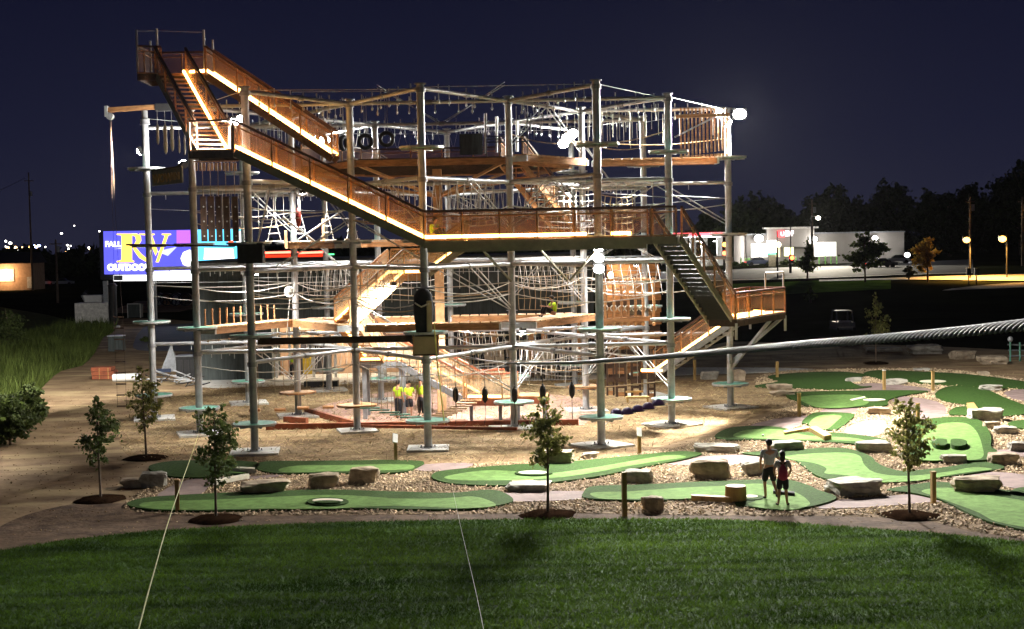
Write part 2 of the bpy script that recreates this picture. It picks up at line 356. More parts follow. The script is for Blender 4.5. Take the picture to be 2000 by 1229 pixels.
# ------------------------------------------------------------------ ropes course frame: hexagonal lattice of 18 steel poles
A_, D_, Y0 = 6.85, 5.93, 57.5
def LX(x, row): return Vector((x-.06, Y0+row*D_, 0))
PO = {'A': LX(-10.2,0), 'B': LX(-3.35,0), 'C': LX(3.5,0), 'F': LX(-13.62,1), 'H': LX(-6.77,1), 'I': LX(.07,1), 'D': LX(6.93,1),
      'G': LX(-17.05,2), 'J': LX(-10.2,2), 'N': LX(-3.35,2), 'K': LX(3.5,2), 'E': LX(10.38,2),
      'L': LX(-13.62,3), 'M': LX(-6.77,3), 'O': LX(.07,3), 'Q': LX(6.93,3), 'R': LX(-10.2,4), 'S': LX(-3.35,4), 'T': LX(3.5,4)}
EDGES = 'AH BH BI CI FH HI ID FJ HJ IK DK GJ KE JL JM MO OK KQ LM OQ MR MS OS OT'.split()
ZB = (3.6, 7.18, 10.72, 14.2); ZD = (1.17, 4.66, 8.3, 11.9)
TOP = {k: 14.35 for k in PO}; TOP['F'] = 14.3; TOP['N'] = 11.8; TOP['G'] = 13.95; TOP['E'] = 14.15
def up(k, z): return Vector((PO[k].x, PO[k].y, z))
frame = T('ropes_course_frame', 'towering multi-storey steel ropes-course frame of round poles, beams and round platforms', 'ropes course', (0, Y0+2*D_, 0))
fo = Vector(frame.location)
collar0 = {}
for k, p in PO.items():
    if k == 'N':
        o = MB().box((p.x, p.y, 5.9), (.42, .42, 11.8)).build('timber_column', M['cedar_pale'], frame, label='square brown timber column in the middle of the frame'); continue
    mb = MB().tube(p, up(k, TOP[k]), .155, 14)
    o = mb.build('pole', M['galv'], frame, origin=p)
    for rr, hh, zs in ((.21, .18, [z-.07 for z in ZB]), (.3, .02, [z-.08 for z in ZD if k != 'F' or z < 11])):
        for z in zs:
            if rr in collar0: inst(collar0[rr], (0, 0, z), o)
            else: collar0[rr] = MB().tube(up(k, z-hh/2), up(k, z+hh/2), rr, 10).build('collar', M['steel'], o, origin=up(k, z))
    s = 1.9 if k not in 'BH' else 1.62
    rz = {'B': .02, 'A': .12, 'C': .55, 'D': .62, 'E': .5, 'F': .3, 'K': .1}.get(k, .25)
    MB().box((p.x, p.y, .06), (s, s, .09), rz).build('footing_pad', M['concrete'], o)
    bp = MB().tube((p.x, p.y, .105), (p.x, p.y, .13), .33, 10)
    for a in range(6): bp.tube((p.x+.27*math.cos(a*1.047), p.y+.27*math.sin(a*1.047), .13), (p.x+.27*math.cos(a*1.047), p.y+.27*math.sin(a*1.047), .2), .028, 5)
    bp.build('base_plate', M['steel'], o)
    MB().tube(up(k, TOP[k]), up(k, TOP[k]+.05), .24, 10).build('pole_cap', M['steel'], o)
# beams: two lapped tubes meeting at a mid clamp, with trolley hangers
def beam_part(a, b, z, r=.085):
    p, q = up(a, z), up(b, z); u = (q-p).normalized()
    o = MB().tube(p+u*.15, q-u*.15, r, 10).build('beam', M['galv'], frame)
    mid = (p+q)/2
    MB().tube(mid-u*.14, mid+u*.14, r+.035, 10).build('clamp', M['steel'], o)
    return o
for z in ZB:
    for e in EDGES:
        a, b = e
        if z > 14 and ('G' in e): beam_part(a, b, 13.8); continue
        o = beam_part(a, b, z)
        hang = MB(); p, q = up(a, z), up(b, z); n = random.choice((5, 6, 8))
        for i in range(n):
            c = p.lerp(q, .12+.76*(i+random.random()*.5)/n)
            if z > 14: hang.box(c+Vector((0,0,.16)), (.045, .05, .22)).tube(c+Vector((0,0,-.08)), c+Vector((0,0,-.34-random.random()*.25)), .022, 4).ell(c+Vector((0,0,-.42)), .05, .05, .08, 6, 4)
            else: hang.tube(c+Vector((0,0,-.08)), c+Vector((0,0,-.3)), .02, 4)
        hang.build('trolley_hanger', M['disc_rim'], o, kind='stuff')
# knee braces (paired rods) and outer ring cables
for z, es in ((3.6, 'HI JM IK KQ MO DK FJ'), (7.18, 'BI HI FH ID JM OK GJ KE'), (10.72, 'BI BH ID CI HJ KQ FJ MO KE'), (14.2, 'IK MO')):
    for e in es.split():
        for a, b in (e, e[::-1]):
            if random.random() < .25: continue
            mid = (up(a, z)+up(b, z))/2; low = up(a, z-1.95) if random.random() < .75 else up(a, z+1.9)
            u = (up(b, z)-up(a, z)).normalized(); o = Vector((0, 0, .16))
            MB().tube(low+u*.15, mid+u*.1, .026, 6).tube(low+u*.15+o, mid-u*.25+o*.6, .026, 6).build('brace', M['disc_rim'], frame)
for e in ('AB', 'BC', 'CD', 'DE', 'AF', 'EQ', 'GL', 'LR', 'RS', 'ST', 'TQ'):
    for z in (14.25, 10.0, 6.5):
        p, q = up(e[0], z), up(e[1], z-random.random()*.2)
        if e in ('AB', 'BC', 'AF') and z < 14: continue
        MB().tube(p, q, .014, 5).build('ring_cable', M['disc_rim'], frame)
# round platforms
disc_o = {}
def disc(k, z, m='disc', r=.86):
    c = up(k, z)
    key = (m, r)
    if key not in disc_o:
        d = MB().tube(c-Vector((0,0,.03)), c+Vector((0,0,.03)), r-.03, 28).build('round_platform', M[m], frame, origin=c)
        rim = MB(); 
        for i in range(28):
            a0, a1 = 2*math.pi*i/28, 2*math.pi*(i+1)/28
            rim.beam(c+Vector((r*math.cos(a0), r*math.sin(a0), 0)), c+Vector((r*math.cos(a1), r*math.sin(a1), 0)), .035, .085)
        rim.build('platform_rim', M['disc_rim'] if m == 'disc' else M['cedar'], d)
        rib = MB()
        for a in (0, 1.047, 2.094): rib.box(c-Vector((0,0,.075)), (2*r-.1, .06, .08), a)
        rib.build('platform_bracket', M['steel'], d)
        disc_o[key] = d; return d
    s = disc_o[key]; d = inst(s, c-fo, frame)
    for ch in s.children: inst(ch, ch.location, d)
    return d
for k in PO:
    for z in ZD:
        if k == 'N' or (k == 'F' and z > 11) or (k == 'A' and z > 11): continue
        if (k in 'HIJKMO' and z in (4.66, 11.9)): continue
        wood = (k in 'HJ' and z < 2) or (k == 'K' and z < 9)
        disc(k, z, 'cedar_pale' if wood else 'disc')
# ------------------------------------------------------------------ stairs, walkways, landings
def rail_run(root, pts, mname='netting', h=1.08, post=1.5, mid=True, hr=None):
    hr = hr or M['rail']; net = MB(); hrm = MB(); midm = MB()
    Z = Vector((0, 0, 1))
    for a, b in zip(pts, pts[1:]):
        a, b = Vector(a), Vector(b); d = b-a; n = max(1, round(d.length/post))
        hrm.beam(a+Z*h, b+Z*h, .09, .085)
        if mid: midm.beam(a+Z*(h-.2), b+Z*(h-.2), .04, .04)
        nn = d.cross(Z).normalized()*.012
        net.slab([a+Z*.1+nn, b+Z*.1+nn, b+Z*(h-.06)+nn, a+Z*(h-.06)+nn], nn.normalized(), .006)
        for i in range(n+1):
            if i == n and (Vector(pts[-1])-b).length > .01: continue
            c = a+d*(i/n); MB().box(c+Z*(h/2-.05), (.06, .06, h), math.atan2(d.y, d.x)).build('rail_post', M['cedar_pale'] if mname == 'netting_pale' else M['cedar'], root)
    hrm.build('handrail', hr, root); net.build('netting_panel', M[mname], root)
    if mid: midm.build('mid_rail', M['cedar'], root)
def strip(root, pts, m='strip', r=.062):
    MB().path(pts, r, 6).build('light_strip', M[m], root)
def stair(name, label, cat, p0, p1, wd, n, sides=(1, -1), strips=(1,), net='netting', steel='stringer', tread='cedar', flat=False, sm='strip', hr=None, group=None, riser=False):
    p0, p1 = Vector(p0), Vector(p1); d = p1-p0; u = Vector((d.x, d.y, 0)).normalized(); s = Vector((-u.y, u.x, 0)); Z = Vector((0, 0, 1))
    root = T(name, label, cat, p0, group)
    for k in (1, -1):
        o = s*(k*(wd/2+.035)); MB().beam(p0+o-Z*(.16), p1+o-Z*(.16), .06, .30).build('stringer', M[steel], root)
    rz = math.atan2(u.y, u.x); t0 = None
    for i in range(n):
        c = p0+d*((i+.5)/n)-Z*(.0 if not flat else .04)
        if t0 is None: t0 = MB().box(c, (.31 if not flat else d.length/n-.02, wd, .045), rz).build('tread' if not flat else 'deck_board', M[tread], root, origin=c)
        else: inst(t0, c-p0)
        if riser:
            rc = c+u*.15-Z*(d.z/n*.41)
            if i == 0: r1 = MB().box(rc, (.02, wd, d.z/n*.78), rz)  .build('riser', M[tread], root, origin=rc)
            else: inst(r1, rc-p0)
    for k in sides:
        o = s*(k*(wd/2+.08)); rail_run(root, [p0+o, p1+o], net, hr=hr)
    for k in strips:
        o = s*(k*(wd/2-.02)); strip(root, [p0+o+Z*.1, p1+o+Z*.1], sm)
    return root
def landing(name, label, cat, pts, z, rails=(), strips=(), net='netting', m='cedar', fascia='wood_dark', sm='strip', th=.05, hr=None, group=None, board=.45):
    c = sum((Vector((p[0], p[1], 0)) for p in pts), Vector())/len(pts); c.z = z
    root = T(name, label, cat, c, group)
    MB().prism(pts, z-th, z).build('deck', M[m], root)
    fm = MB(); n = len(pts)
    for i in range(n): fm.beam((*pts[i], z-.2), (*pts[(i+1) % n], z-.2), .07, .28)
    fm.build('fascia', M[fascia], root)
    for r in rails: rail_run(root, [(*pts[i % n], z) for i in r], net, hr=hr)
    for r in strips: strip(root, [(pts[i % n][0]+(c.x-pts[i % n][0])*.04, pts[i % n][1]+(c.y-pts[i % n][1])*.04, z+.08) for i in r], sm)
    return root
# front flight between the two front-left poles, its landing and the eye-level walkway
YF = 56.55
xa, xb, xc = -10.45, -3.3, 5.35
stair('staircase', 'long front staircase with glowing strip sloping down to the middle walkway', 'staircase', (xb, YF, 8.3), (xa, YF, 11.9), 1.0, 20, strips=(-1, 1), sides=(1, -1))
wk = landing('walkway', 'long level front walkway with glowing strip at mid height between front poles', 'walkway', [(xb, YF-.5), (xc, YF-.5), (xc, YF+.6), (xb, YF+.6)], 8.3, rails=((0, 1), (3, 2)), fascia='stringer')
wr = Vector(wk.location)
for x0, x1 in ((-3.3, 1.1), (1.1, 2.9), (3.85, 4.6)):
    strip(wk, [(x0, YF-.5, 8.4), (x1, YF-.5, 8.4)])
for x in (-1.2, 1.0, 3.5): MB().beam((x, YF-.4, 8.0), (x+(1.2 if x < 3 else -1.2), Y0-.1, 6.6), .07, .07).build('strut', M['stringer'], wk)
MB().box((1, YF+.05, 7.88), (8.4, .9, .16)).build('underframe', M['stringer'], wk)
# upper left landing (front) and flight climbing away along the left edge
u1 = Vector((-.5, .866, 0)); s1 = Vector((.866, .5, 0))
l1 = Vector((-11.35, 57.2, 11.9))
landing('stair_landing', 'dark framed landing at the corner where the upper left and front stairs meet', 'landing', [(-12.15, 56.05), (-10.5, 56.05), (-10.5, 57.9), (-11.2, 57.9), (-12.15, 57.5)], 11.9, rails=((0, 1), (1, 2)), fascia='wood_dark')
p0, p1 = Vector((-11.55, 57.55, 11.9)), Vector((-14.15, 62.05, 15.5))
stair('staircase', 'steep upper left staircase with glowing strip climbing to the highest corner landing', 'staircase', p0, p1, 1.15, 18, strips=(-1,), hr=M['rail'])
top = landing('stair_landing', 'topmost corner landing with bare posts standing above its railing', 'landing', [(-15.4, 61.5), (-14.5, 61.9), (-13.4, 62.4), (-12.7, 62.1), (-12.7, 63.8), (-15.4, 63.8)], 15.5, rails=((0, 1), (3, 4), (4, 5, 0)), strips=((2, 3),))
for x, y, h in ((-15.4, 61.5, 1.75), (-14.65, 61.9, 1.85), (-12.75, 62.2, 1.8), (-12.7, 63.8, 1.6), (-15.4, 63.8, 1.6)):
    MB().tube((x, y, 15.5), (x, y, 15.5+h), .05, 8).build('tall_post', M['galv'], top)
MB().tube((-14.65, 61.9, 17.25), (-12.75, 62.2, 17.2), .012, 4).tube((-15.4, 61.5, 17.2), (-14.65, 61.9, 17.25), .012, 4).build('guard_wire', M['disc_rim'], top)
stair('staircase', 'inner top staircase with glowing strip running down from the highest landing to the upper deck', 'staircase', (-7.35, 62.2, 11.9), (-12.6, 62.6, 15.5), 1.1, 18, strips=(-1, 1), sides=(1, -1), steel='wood_dark', tread='wood_dark')
# right flight under the walkway end, its landing and the lower return flight
landing('stair_landing', 'small dark landing at the right end of the front walkway', 'landing', [(xc+.02, YF-.55), (6.35, YF-.4), (6.6, YF+.5), (xc+.02, YF+.65)], 8.3, rails=((0, 1),), fascia='stringer')
stair('staircase', 'right staircase seen from beneath descending from the walkway to the cantilevered platform', 'staircase', (8.95, 62.6, 4.7), (6.1, 57.1, 8.3), 1.05, 19, strips=(), tread='dark_tread', steel='stringer', riser=True)
R = [(8.45, 62.5), (9.5, 62.0), (12.55, 67.2), (11.2, 68.8), (10.3, 66.6), (9.3, 64.3)]
rl = landing('cantilever_platform', 'cantilevered right platform with brown netting sides and open pipe gate', 'platform', R, 4.7, rails=((1, 2), (2, 3), (3, 4, 5)))
strip(rl, [(8.6, 62.7, 4.8), (9.35, 62.3, 4.8), (11.2, 65.2, 4.8), (10.9, 65.8, 4.8)])
MB().tube((11.45, 66.0, 5.75), (11.45, 66.0, 6.5), .04, 6).tube((12.5, 67.3, 5.75), (12.5, 67.3, 6.5), .04, 6).tube((11.45, 66.0, 6.5), (12.5, 67.3, 6.5), .04, 6).build('pipe_gate', M['galv'], rl)
for a, b in (((9.4, 62.4, 4.4), (10.3, 69.3, 2.2)), ((12.4, 67.2, 4.4), (10.4, 69.5, 2.2)), ((11.9, 67.0, 4.4), (10.35, 69.3, 1.9))): MB().beam(a, b, .1, .14).build('strut', M['steel'], rl)
for q in R[1:4]: MB().box((q[0], q[1], 4.15), (.1, .1, .7)).build('drop_post', M['galv'], rl)
stair('staircase', 'lower right return staircase with glowing strip dropping back under the cantilevered platform', 'staircase', (6.9, 68.9, 1.9), (10.5, 66.7, 4.6), 1.0, 14, strips=(-1,), net='netting', steel='steel', tread='dark_tread', riser=True)
landing('stair_landing', 'low landing with curved glowing strip at the foot of the right return stairs', 'landing', [(5.9, 68.6), (7.0, 68.2), (7.3, 69.4), (6.2, 69.9)], 1.9, rails=(), strips=((0, 1),))
# inner stairs
stair('staircase', 'inner wooden staircase from the upper deck hatch down to the middle deck', 'staircase', (3.0, 71.2, 8.3), (.1, 67.0, 11.85), 1.1, 16, strips=(), net='netting', steel='cedar')
stair('staircase', 'bright inner staircase with glowing edge falling leftward below the middle walkway', 'staircase', (-3.9, 66.4, 6.8), (-1.9, 66.4, 8.2), .95, 7, strips=(-1,), net='netting_pale', steel='stringer', sm='strip_far', hr=M['cedar_pale'])
landing('stair_landing', 'bright pale landing between the two inner left staircases', 'landing', [(-5.5, 65.7), (-3.9, 65.9), (-3.9, 66.9), (-5.5, 67.0)], 6.8, rails=((3, 2),), strips=((0, 1),), net='netting_pale', m='cedar_pale', fascia='cedar_pale', sm='strip_far', hr=M['cedar_pale'])
stair('staircase', 'brightly lit pale inner staircase behind the second front pole from left', 'staircase', (-7.5, 64.6, 4.7), (-5.2, 66.2, 6.8), 1.25, 10, strips=(-1, 1), net='netting_pale', steel='cedar_pale', sm='strip_far', hr=M['cedar'])
stair('staircase', 'short inner staircase with glowing strip down to the raised landing on grey legs', 'staircase', (-6.4, 68.0, 2.8), (-7.3, 65.6, 4.6), 1.0, 9, strips=(-1,), net='netting_pale', steel='cedar_pale', sm='strip_far')
ll = landing('stair_landing', 'raised landing on grey posts above the yellow-shirted group', 'landing', [(-7.1, 67.6), (-5.0, 67.6), (-5.0, 69.2), (-7.1, 69.2)], 2.75, rails=((3, 2),), strips=((0, 1),), net='netting_pale', m='cedar_pale', fascia='steel', sm='strip_far')
for x, y in ((-6.9, 67.7), (-5.2, 67.7), (-6.9, 69.1), (-5.2, 69.1)): MB().box((x, y, 1.3), (.2, .2, 2.6)).build('leg', M['steel'], ll)
stair('staircase', 'lowest inner staircase with glowing strip sloping down to the start deck', 'staircase', (-1.85, 65.6, 1.25), (-5.0, 68.0, 2.75), 1.05, 10, strips=(-1,), net='netting_pale', steel='steel', sm='strip_far', hr=M['kerb'])
sd = landing('start_deck', 'low wooden start deck with glowing strip beside the hanging black floats', 'deck', [(-2.1, 65.0), (-.5, 64.6), (.2, 65.4), (1.5, 65.0), (1.6, 66.6), (-.4, 66.9), (-1.9, 66.4)], 1.22, rails=((1, 0), (1, 2), (5, 6)), strips=((0, 1),), net='netting_pale', m='cedar_pale', fascia='kerb', hr=M['kerb'], sm='strip_far')
for x, y in ((-1.9, 65.1), (-.6, 64.8), (1.4, 65.2), (1.4, 66.4), (.2, 65.5)): MB().box((x, y, .5), (.16, .16, 1.0)).build('leg', M['steel'], sd)
# timber walkways at the platform levels
def plankway(a, b, z, label, wd=1.0, m='cedar', y=0, group=None, ext=.0):
    p, q = up(a, z), up(b, z); u = (q-p).normalized(); p, q = p+u*(.5-ext), q-u*(.5-ext); s = Vector((-u.y, u.x, 0))
    root = T('timber_walkway', label, 'walkway', p+Vector((0, 0, 0)))
    for k in (1, -1): MB().beam(p+s*(k*wd/2)-Vector((0,0,.17)), q+s*(k*wd/2)-Vector((0,0,.17)), .09, .26).build('edge_beam', M[m], root)
    n = int((q-p).length/.42); rz = math.atan2(u.y, u.x); t0 = None
    for i in range(n):
        c = p.lerp(q, (i+.5)/n)
        if t0 is None: t0 = MB().box(c, (.38, wd+.12, .05), rz).build('deck_board', M['cedar_pale'], root, origin=c)
        else: inst(t0, c-Vector(root.location))
    for e, k in ((p, 1), (q, -1)): MB().box(e-Vector((0,0,.17))+u*(.03*k), (.1, wd+.2, .26), rz).build('end_bracket', M['disc_rim'], root)
    return root
lv = {4.66: 'lower', 8.3: 'middle', 11.9: 'upper'}
for a, b, z, lab in (('F','J',4.66,'orange lit timber walkway on the lower level nearest the leftmost poles'), ('H','J',4.66,'short brown timber walkway on the lower level left of the bright pale stairs'), ('H','I',4.66,'pale timber walkway across the lower level in front of the dark building'),
                     ('I','K',4.66,'timber walkway on the lower level leading to the seated yellow-shirted person'), ('J','N',4.66,'orange timber walkway behind the pale stairs on the lower level'), ('N','K',4.66,'orange timber walkway in front of the dark wall right of the centre column'),
                     ('J','N',8.3,'dark timber walkway on the middle level under the hanging triangle swings'), ('N','K',8.3,'dark timber walkway on the middle level behind the cargo net'), ('I','K',11.9,'orange timber walkway on the upper level below the white flood lamp'),
                     ('K','E',11.9,'orange timber walkway on the upper level beside the hanging slat curtain'), ('H','J',8.3,'brown timber walkway on the middle level joining the two left inner poles')):
    plankway(a, b, z, lab, 1.6 if (a, b, z) == ('I','K',4.66) else 1.0)
r = rail_run
# upper central deck
hexp = [PO[k] for k in 'HIKOMJ']; cN = PO['N']
hx = [(cN.x+(p.x-cN.x)*.93, cN.y+(p.y-cN.y)*.93) for p in hexp]
ud = landing('upper_deck', 'wide hexagonal brown timber deck on the upper level with netting sides', 'deck', hx, 11.85, rails=((5, 4), (4, 3)), fascia='cedar', m='wood_dark')
jm = MB()
for i in range(-5, 6):
    y = cN.y+i*1.0; hw = 6.4-abs(i*1.0)*.577
    MB().box((cN.x, y, 11.68), (2*hw-.6, .09, .22)).build('joist', M['wood_dark'], ud)
for a in hx[:3]: MB().beam((a[0], a[1], 11.6), (cN.x, cN.y, 10.3), .1, .12).build('strut', M['cedar_pale'], ud)
for a in hx[3:]: MB().beam((a[0], a[1], 11.6), (cN.x, cN.y, 10.3), .1, .12).build('strut', M['cedar_pale'], ud)
# ------------------------------------------------------------------ flood lamps
def flood(label, loc, aim, power, heads=((0, 0),), size=.42, spot=150, col_=(1, .96, .90), arm=None, group='flood lamps on the frame poles', soft=.4, blend=.6):
    loc = Vector(loc); root = T('flood_lamp', label, 'flood lamp', loc, group)
    d = (Vector(aim)-loc).normalized(); s = d.cross(Vector((0, 0, 1))).normalized(); upv = s.cross(d); Mx = Matrix((s, upv, -d)).transposed()
    for hx_, hz_ in heads:
        c = loc+s*hx_+Vector((0, 0, hz_))
        h = MB().box(c-d*.09, (size, size*.8, .16), M=Mx).build('housing', M['black'], root)
        for k in range(4): pass
        MB().ell(c+d*.0, size*.46, size*.40, size*.2, 14, 8, M=Mx).build('lens', M['flood'], h)
    if arm is not None: MB().beam(loc-d*.12, arm, .06, .06).build('bracket', M['steel'], root)
    l = lamp('lamp_light', 'SPOT', loc+d*.12, power*LAMP, col_, soft, root, target=loc+d*10, spot=spot, blend=blend)
    return root
K_ = 1000
e_ = PO['E']; c_ = PO['C']; t_ = PO['T']; r_ = PO['R']; a_ = PO['A']; g_ = PO['G']
flood('glaring white flood lamp left of the top of the rightmost pole', (e_.x-.42, e_.y-.35, 13.95), (-6, 42, 0), 32*K_, arm=(e_.x, e_.y, 13.9), size=.6)
flood('glaring white flood lamp right of the top of the rightmost pole', (e_.x+.55, e_.y-.2, 13.9), (13, 36, 0), 44*K_, arm=(e_.x, e_.y, 13.9), spot=140, size=.66)
flood('white flood lamp shining straight down the rightmost pole', (e_.x-.02, e_.y-.42, 13.45), (e_.x+13, e_.y-5, 0), 32*K_, arm=(e_.x, e_.y, 13.5), spot=150, size=.5)
flood('tall white flood lamp halfway up the right front pole', (c_.x-.02, c_.y-.45, 7.45), (1, 30, 0), 17*K_, soft=.7, heads=((0, .42), (0, 0), (0, -.42)), arm=(c_.x, c_.y, 7.4), spot=150, size=.44)
flood('glaring white flood lamp at the top of the far centre-right pole', (t_.x-.25, t_.y-.5, 13.7), (0, 64, 5), 12*K_, heads=((0, 0), (-.35, .25), (.2, -.3)), arm=(t_.x, t_.y, 13.6), size=.62)
flood('white flood lamp beside the tyres at the back of the upper level', (r_.x+.05, r_.y-.5, 13.85), (-4, 66, 5), 10*K_, heads=((-.15, 0), (.25, .05)), arm=(r_.x, r_.y, 13.8), size=.6)
flood('white flood lamp behind the upper left corner landing', (a_.x-.5, a_.y+.25, 13.05), (-18, 46, 0), 36*K_, arm=(a_.x, a_.y, 13.0), heads=((0, 0), (-.4, .1)))
flood('upward white flood lamp glowing among the hanging sacks', (g_.x+2.0, g_.y-1.3, 12.05), (g_.x+.4, g_.y-.4, 14.5), 1.3*K_, spot=150, size=.5, arm=(g_.x+1.9, g_.y-1.3, 11.85))
flood('black flood lamp on the leftmost pole turned away towards the meadow', (g_.x-.32, g_.y+.05, 12.7), (-44, 70, 0), 36*K_, arm=(g_.x, g_.y, 12.7), spot=158, size=.44, soft=.12, blend=.22)
# work lamps under the decks, lighting the inside of the frame
for lab, p, pw in (('small lamp under the middle deck near the pale inner stairs', (-5.2, 64.4, 6.3), 2.2*K_), ('small lamp under the upper deck near the cargo net', (2.6, 66.5, 10.3), 2.2*K_),
                   ('small white lamp under the middle walkway near the seated person', (.45, 63.9, 4.25), 1.3*K_), ('small lamp under the lower walkway above the start deck', (-2.0, 67.0, 4.2), 1.8*K_),
                   ('small lamp under the middle level behind the left front pole', (-11.5, 66.0, 6.9), 1.6*K_), ('small lamp under the middle level by the right hanging ropes', (5.9, 69.2, 6.9), 1.4*K_), ('small lamp on the upper left beams above the triangle swings', (-9.4, 66.6, 10.5), 1.8*K_)):
    flood(lab, p, (p[0]-.2, p[1]+.6, p[2]-3), pw*1.0, size=.26, spot=165, arm=(p[0], p[1]+.05, p[2]+.35), group='small work lamps inside the frame')
# ------------------------------------------------------------------ things hung in and around the frame
def V3(px, py, k, dy=0): return P(px, py, PO[k].y+dy)
# two boxes below front platforms
c = Vector((a_.x+.15, Y0-.42, 7.88)); b = T('platform_box', 'black box fixed to the front left pole at mid height', 'box', c)
MB().box(c, (.98, .62, .74)).build('casing', M['rubber'], b); MB().box(c+Vector((0, 0, .39)), (1.04, .68, .04)).build('lid', M['black'], b); MB().box(c+Vector((.1, .36, 0)), (.2, .15, .2)).build('bracket', M['steel'], b)
bp_ = PO['B']; c = Vector((bp_.x+.02, Y0-.45, 4.18)); b = T('platform_box', 'beige fronted box under the round platform on the second front pole', 'box', c)
MB().box(c+Vector((0, .05, 0)), (1.0, .6, .78)).build('casing', M['wood_dark'], b); MB().box(c+Vector((-.02, -.27, .02)), (.86, .04, .68)).build('front_panel', M['beige'], b); MB().box(c+Vector((0, .36, 0)), (.2, .1, .2)).build('bracket', M['steel'], b)
for x in (-.46, .44): MB().box(c+Vector((x, -.27, .02)), (.05, .06, .72)).build('frame_strip', M['cedar_pale'], b)
MB().beam(up('A', 4.45)+Vector((.3, -.35, 0)), up('B', 4.45)+Vector((-.52, -.35, 0)), .16, .26).build('timber_beam', M['wood_dark'], label='long dark timber beam running left from the beige box to the front left pole', cat='beam')
# black wrapped bundle standing over the beige box
c = Vector((bp_.x-.05, Y0-.5, 4.7)); b = T('gear_bundle', 'black cloth wrapped gear bundle standing on the platform above the beige box', 'bundle', c)
m = MB(); prof = [(0, .30), (.3, .34), (.75, .38), (1.1, .36), (1.45, .33), (1.62, .22), (1.72, .08)]
ring = [[c+Vector((r*math.cos(t*.5236)*(1+.1*math.sin(3*t+z)), r*.62*math.sin(t*.5236), z)) for t in range(12)] for z, r in prof]
m.add([v for q in ring for v in q], [(j*12+i, j*12+(i+1) % 12, (j+1)*12+(i+1) % 12, (j+1)*12+i) for j in range(6) for i in range(12)]+[tuple(range(72, 84)), tuple(range(11, -1, -1))], True).build('wrap', M['cloth_black'], b)
MB().box(c+Vector((.22, -.12, .62)), (.2, .26, 1.2), .3).build('side_panel', M['beige'], b)
MB().path([c+Vector((-.3, -.2, 1.15)), c+Vector((-.05, -.29, 1.0)), c+Vector((.25, -.22, 1.12))], .035, 6).build('webbing', M['rope'], b)
MB().tube(up('B', 6.38), up('B', 6.43), .42, 20).build('ring_plate', M['black'], label='black ring plate round the second front pole above the wrapped bundle', cat='ring')
# tyres
ty0 = None
for px, py, yaw, lab in ((585, 278, .5, 'leftmost hanging tyre, half hidden behind the front staircase rail'), (628, 276, .9, 'hanging tyre just left of the white flood lamp'), (671, 280, 1.25, 'hanging tyre seen edge on just left of the pole'), (714, 277, .35, 'hanging tyre nearest the right side of the pole'), (755, 272, .1, 'rightmost hanging tyre, facing front')):
    c = P(px, py, 71.5)
    if ty0 is None:
        ty0 = T('tyre_swing', lab, 'tyre', c, 'tyres hanging on the upper level'); MB().torus(c, .31, .10).build('tyre', M['rubber'], ty0)
        MB().tube(c+Vector((-.05, 0, .3)), c+Vector((-.05, 0, 2.2)), .015, 4).build('chain', M['rope'], ty0); o = MB().tube(c+Vector((.06, 0, .3)), c+Vector((.06, 0, 2.2)), .015, 4).build('chain', M['rope'], ty0)
        ty0.rotation_euler.z = yaw
    else: dup(ty0, c, yaw, lab)
MB().tube(P(570, 180, 71.5), P(780, 178, 71.5), .02, 5).build('tyre_cable', M['disc_rim'], label='thin steel cable that carries the row of tyres', cat='cable')
# hanging black floats
fl0 = None
for i, (px, py) in enumerate(((890, 771), (947, 771), (1005, 771), (1060, 766), (1117, 762))):
    c = P(px, py, 62.3); lab = ('hanging black float furthest left, in front of the lowest staircase', 'hanging black float before the glowing strip of the start deck', 'hanging black float in front of a steel pole', 'hanging black float just above the sapling crown, left of its tip', 'hanging black float furthest right, beside the sapling crown')[i]
    if fl0 is None:
        fl0 = T('hanging_float', lab, 'float', c, 'black floats hanging in a row')
        m = MB(); pr = [(-.36, .02), (-.3, .06), (-.22, .115), (-.05, .135), (.12, .13), (.22, .1), (.3, .05), (.36, .03)]
        m.path([c+Vector((0, 0, z)) for z, r in pr], .1, 12, [r for z, r in pr]).build('float_body', M['rubber'], fl0)
        MB().tube(c+Vector((0, 0, .3)), c+Vector((0, 0, 1.45)), .014, 5).build('hanger_rope', M['cloth_black'], fl0)
        MB().path([c+Vector((0, 0, -.35)), c+Vector((.03, 0, -.8)), c+Vector((-.04, 0, -1.25))], .014, 5).build('tail_rope', M['cloth_black'], fl0)
        MB().box(c+Vector((0, -.07, .25)), (.05, .02, .06)).build('tag', M['white'], fl0)
    else: dup(fl0, c, .4*i, lab)
MB().path([P(840, 690, 62.3), P(950, 705, 62.3), P(1060, 704, 62.3), P(1170, 695, 62.3)], .02, 5).build('carrier_cable', M['disc_rim'], label='sagging steel cable above the row of black floats', cat='cable')
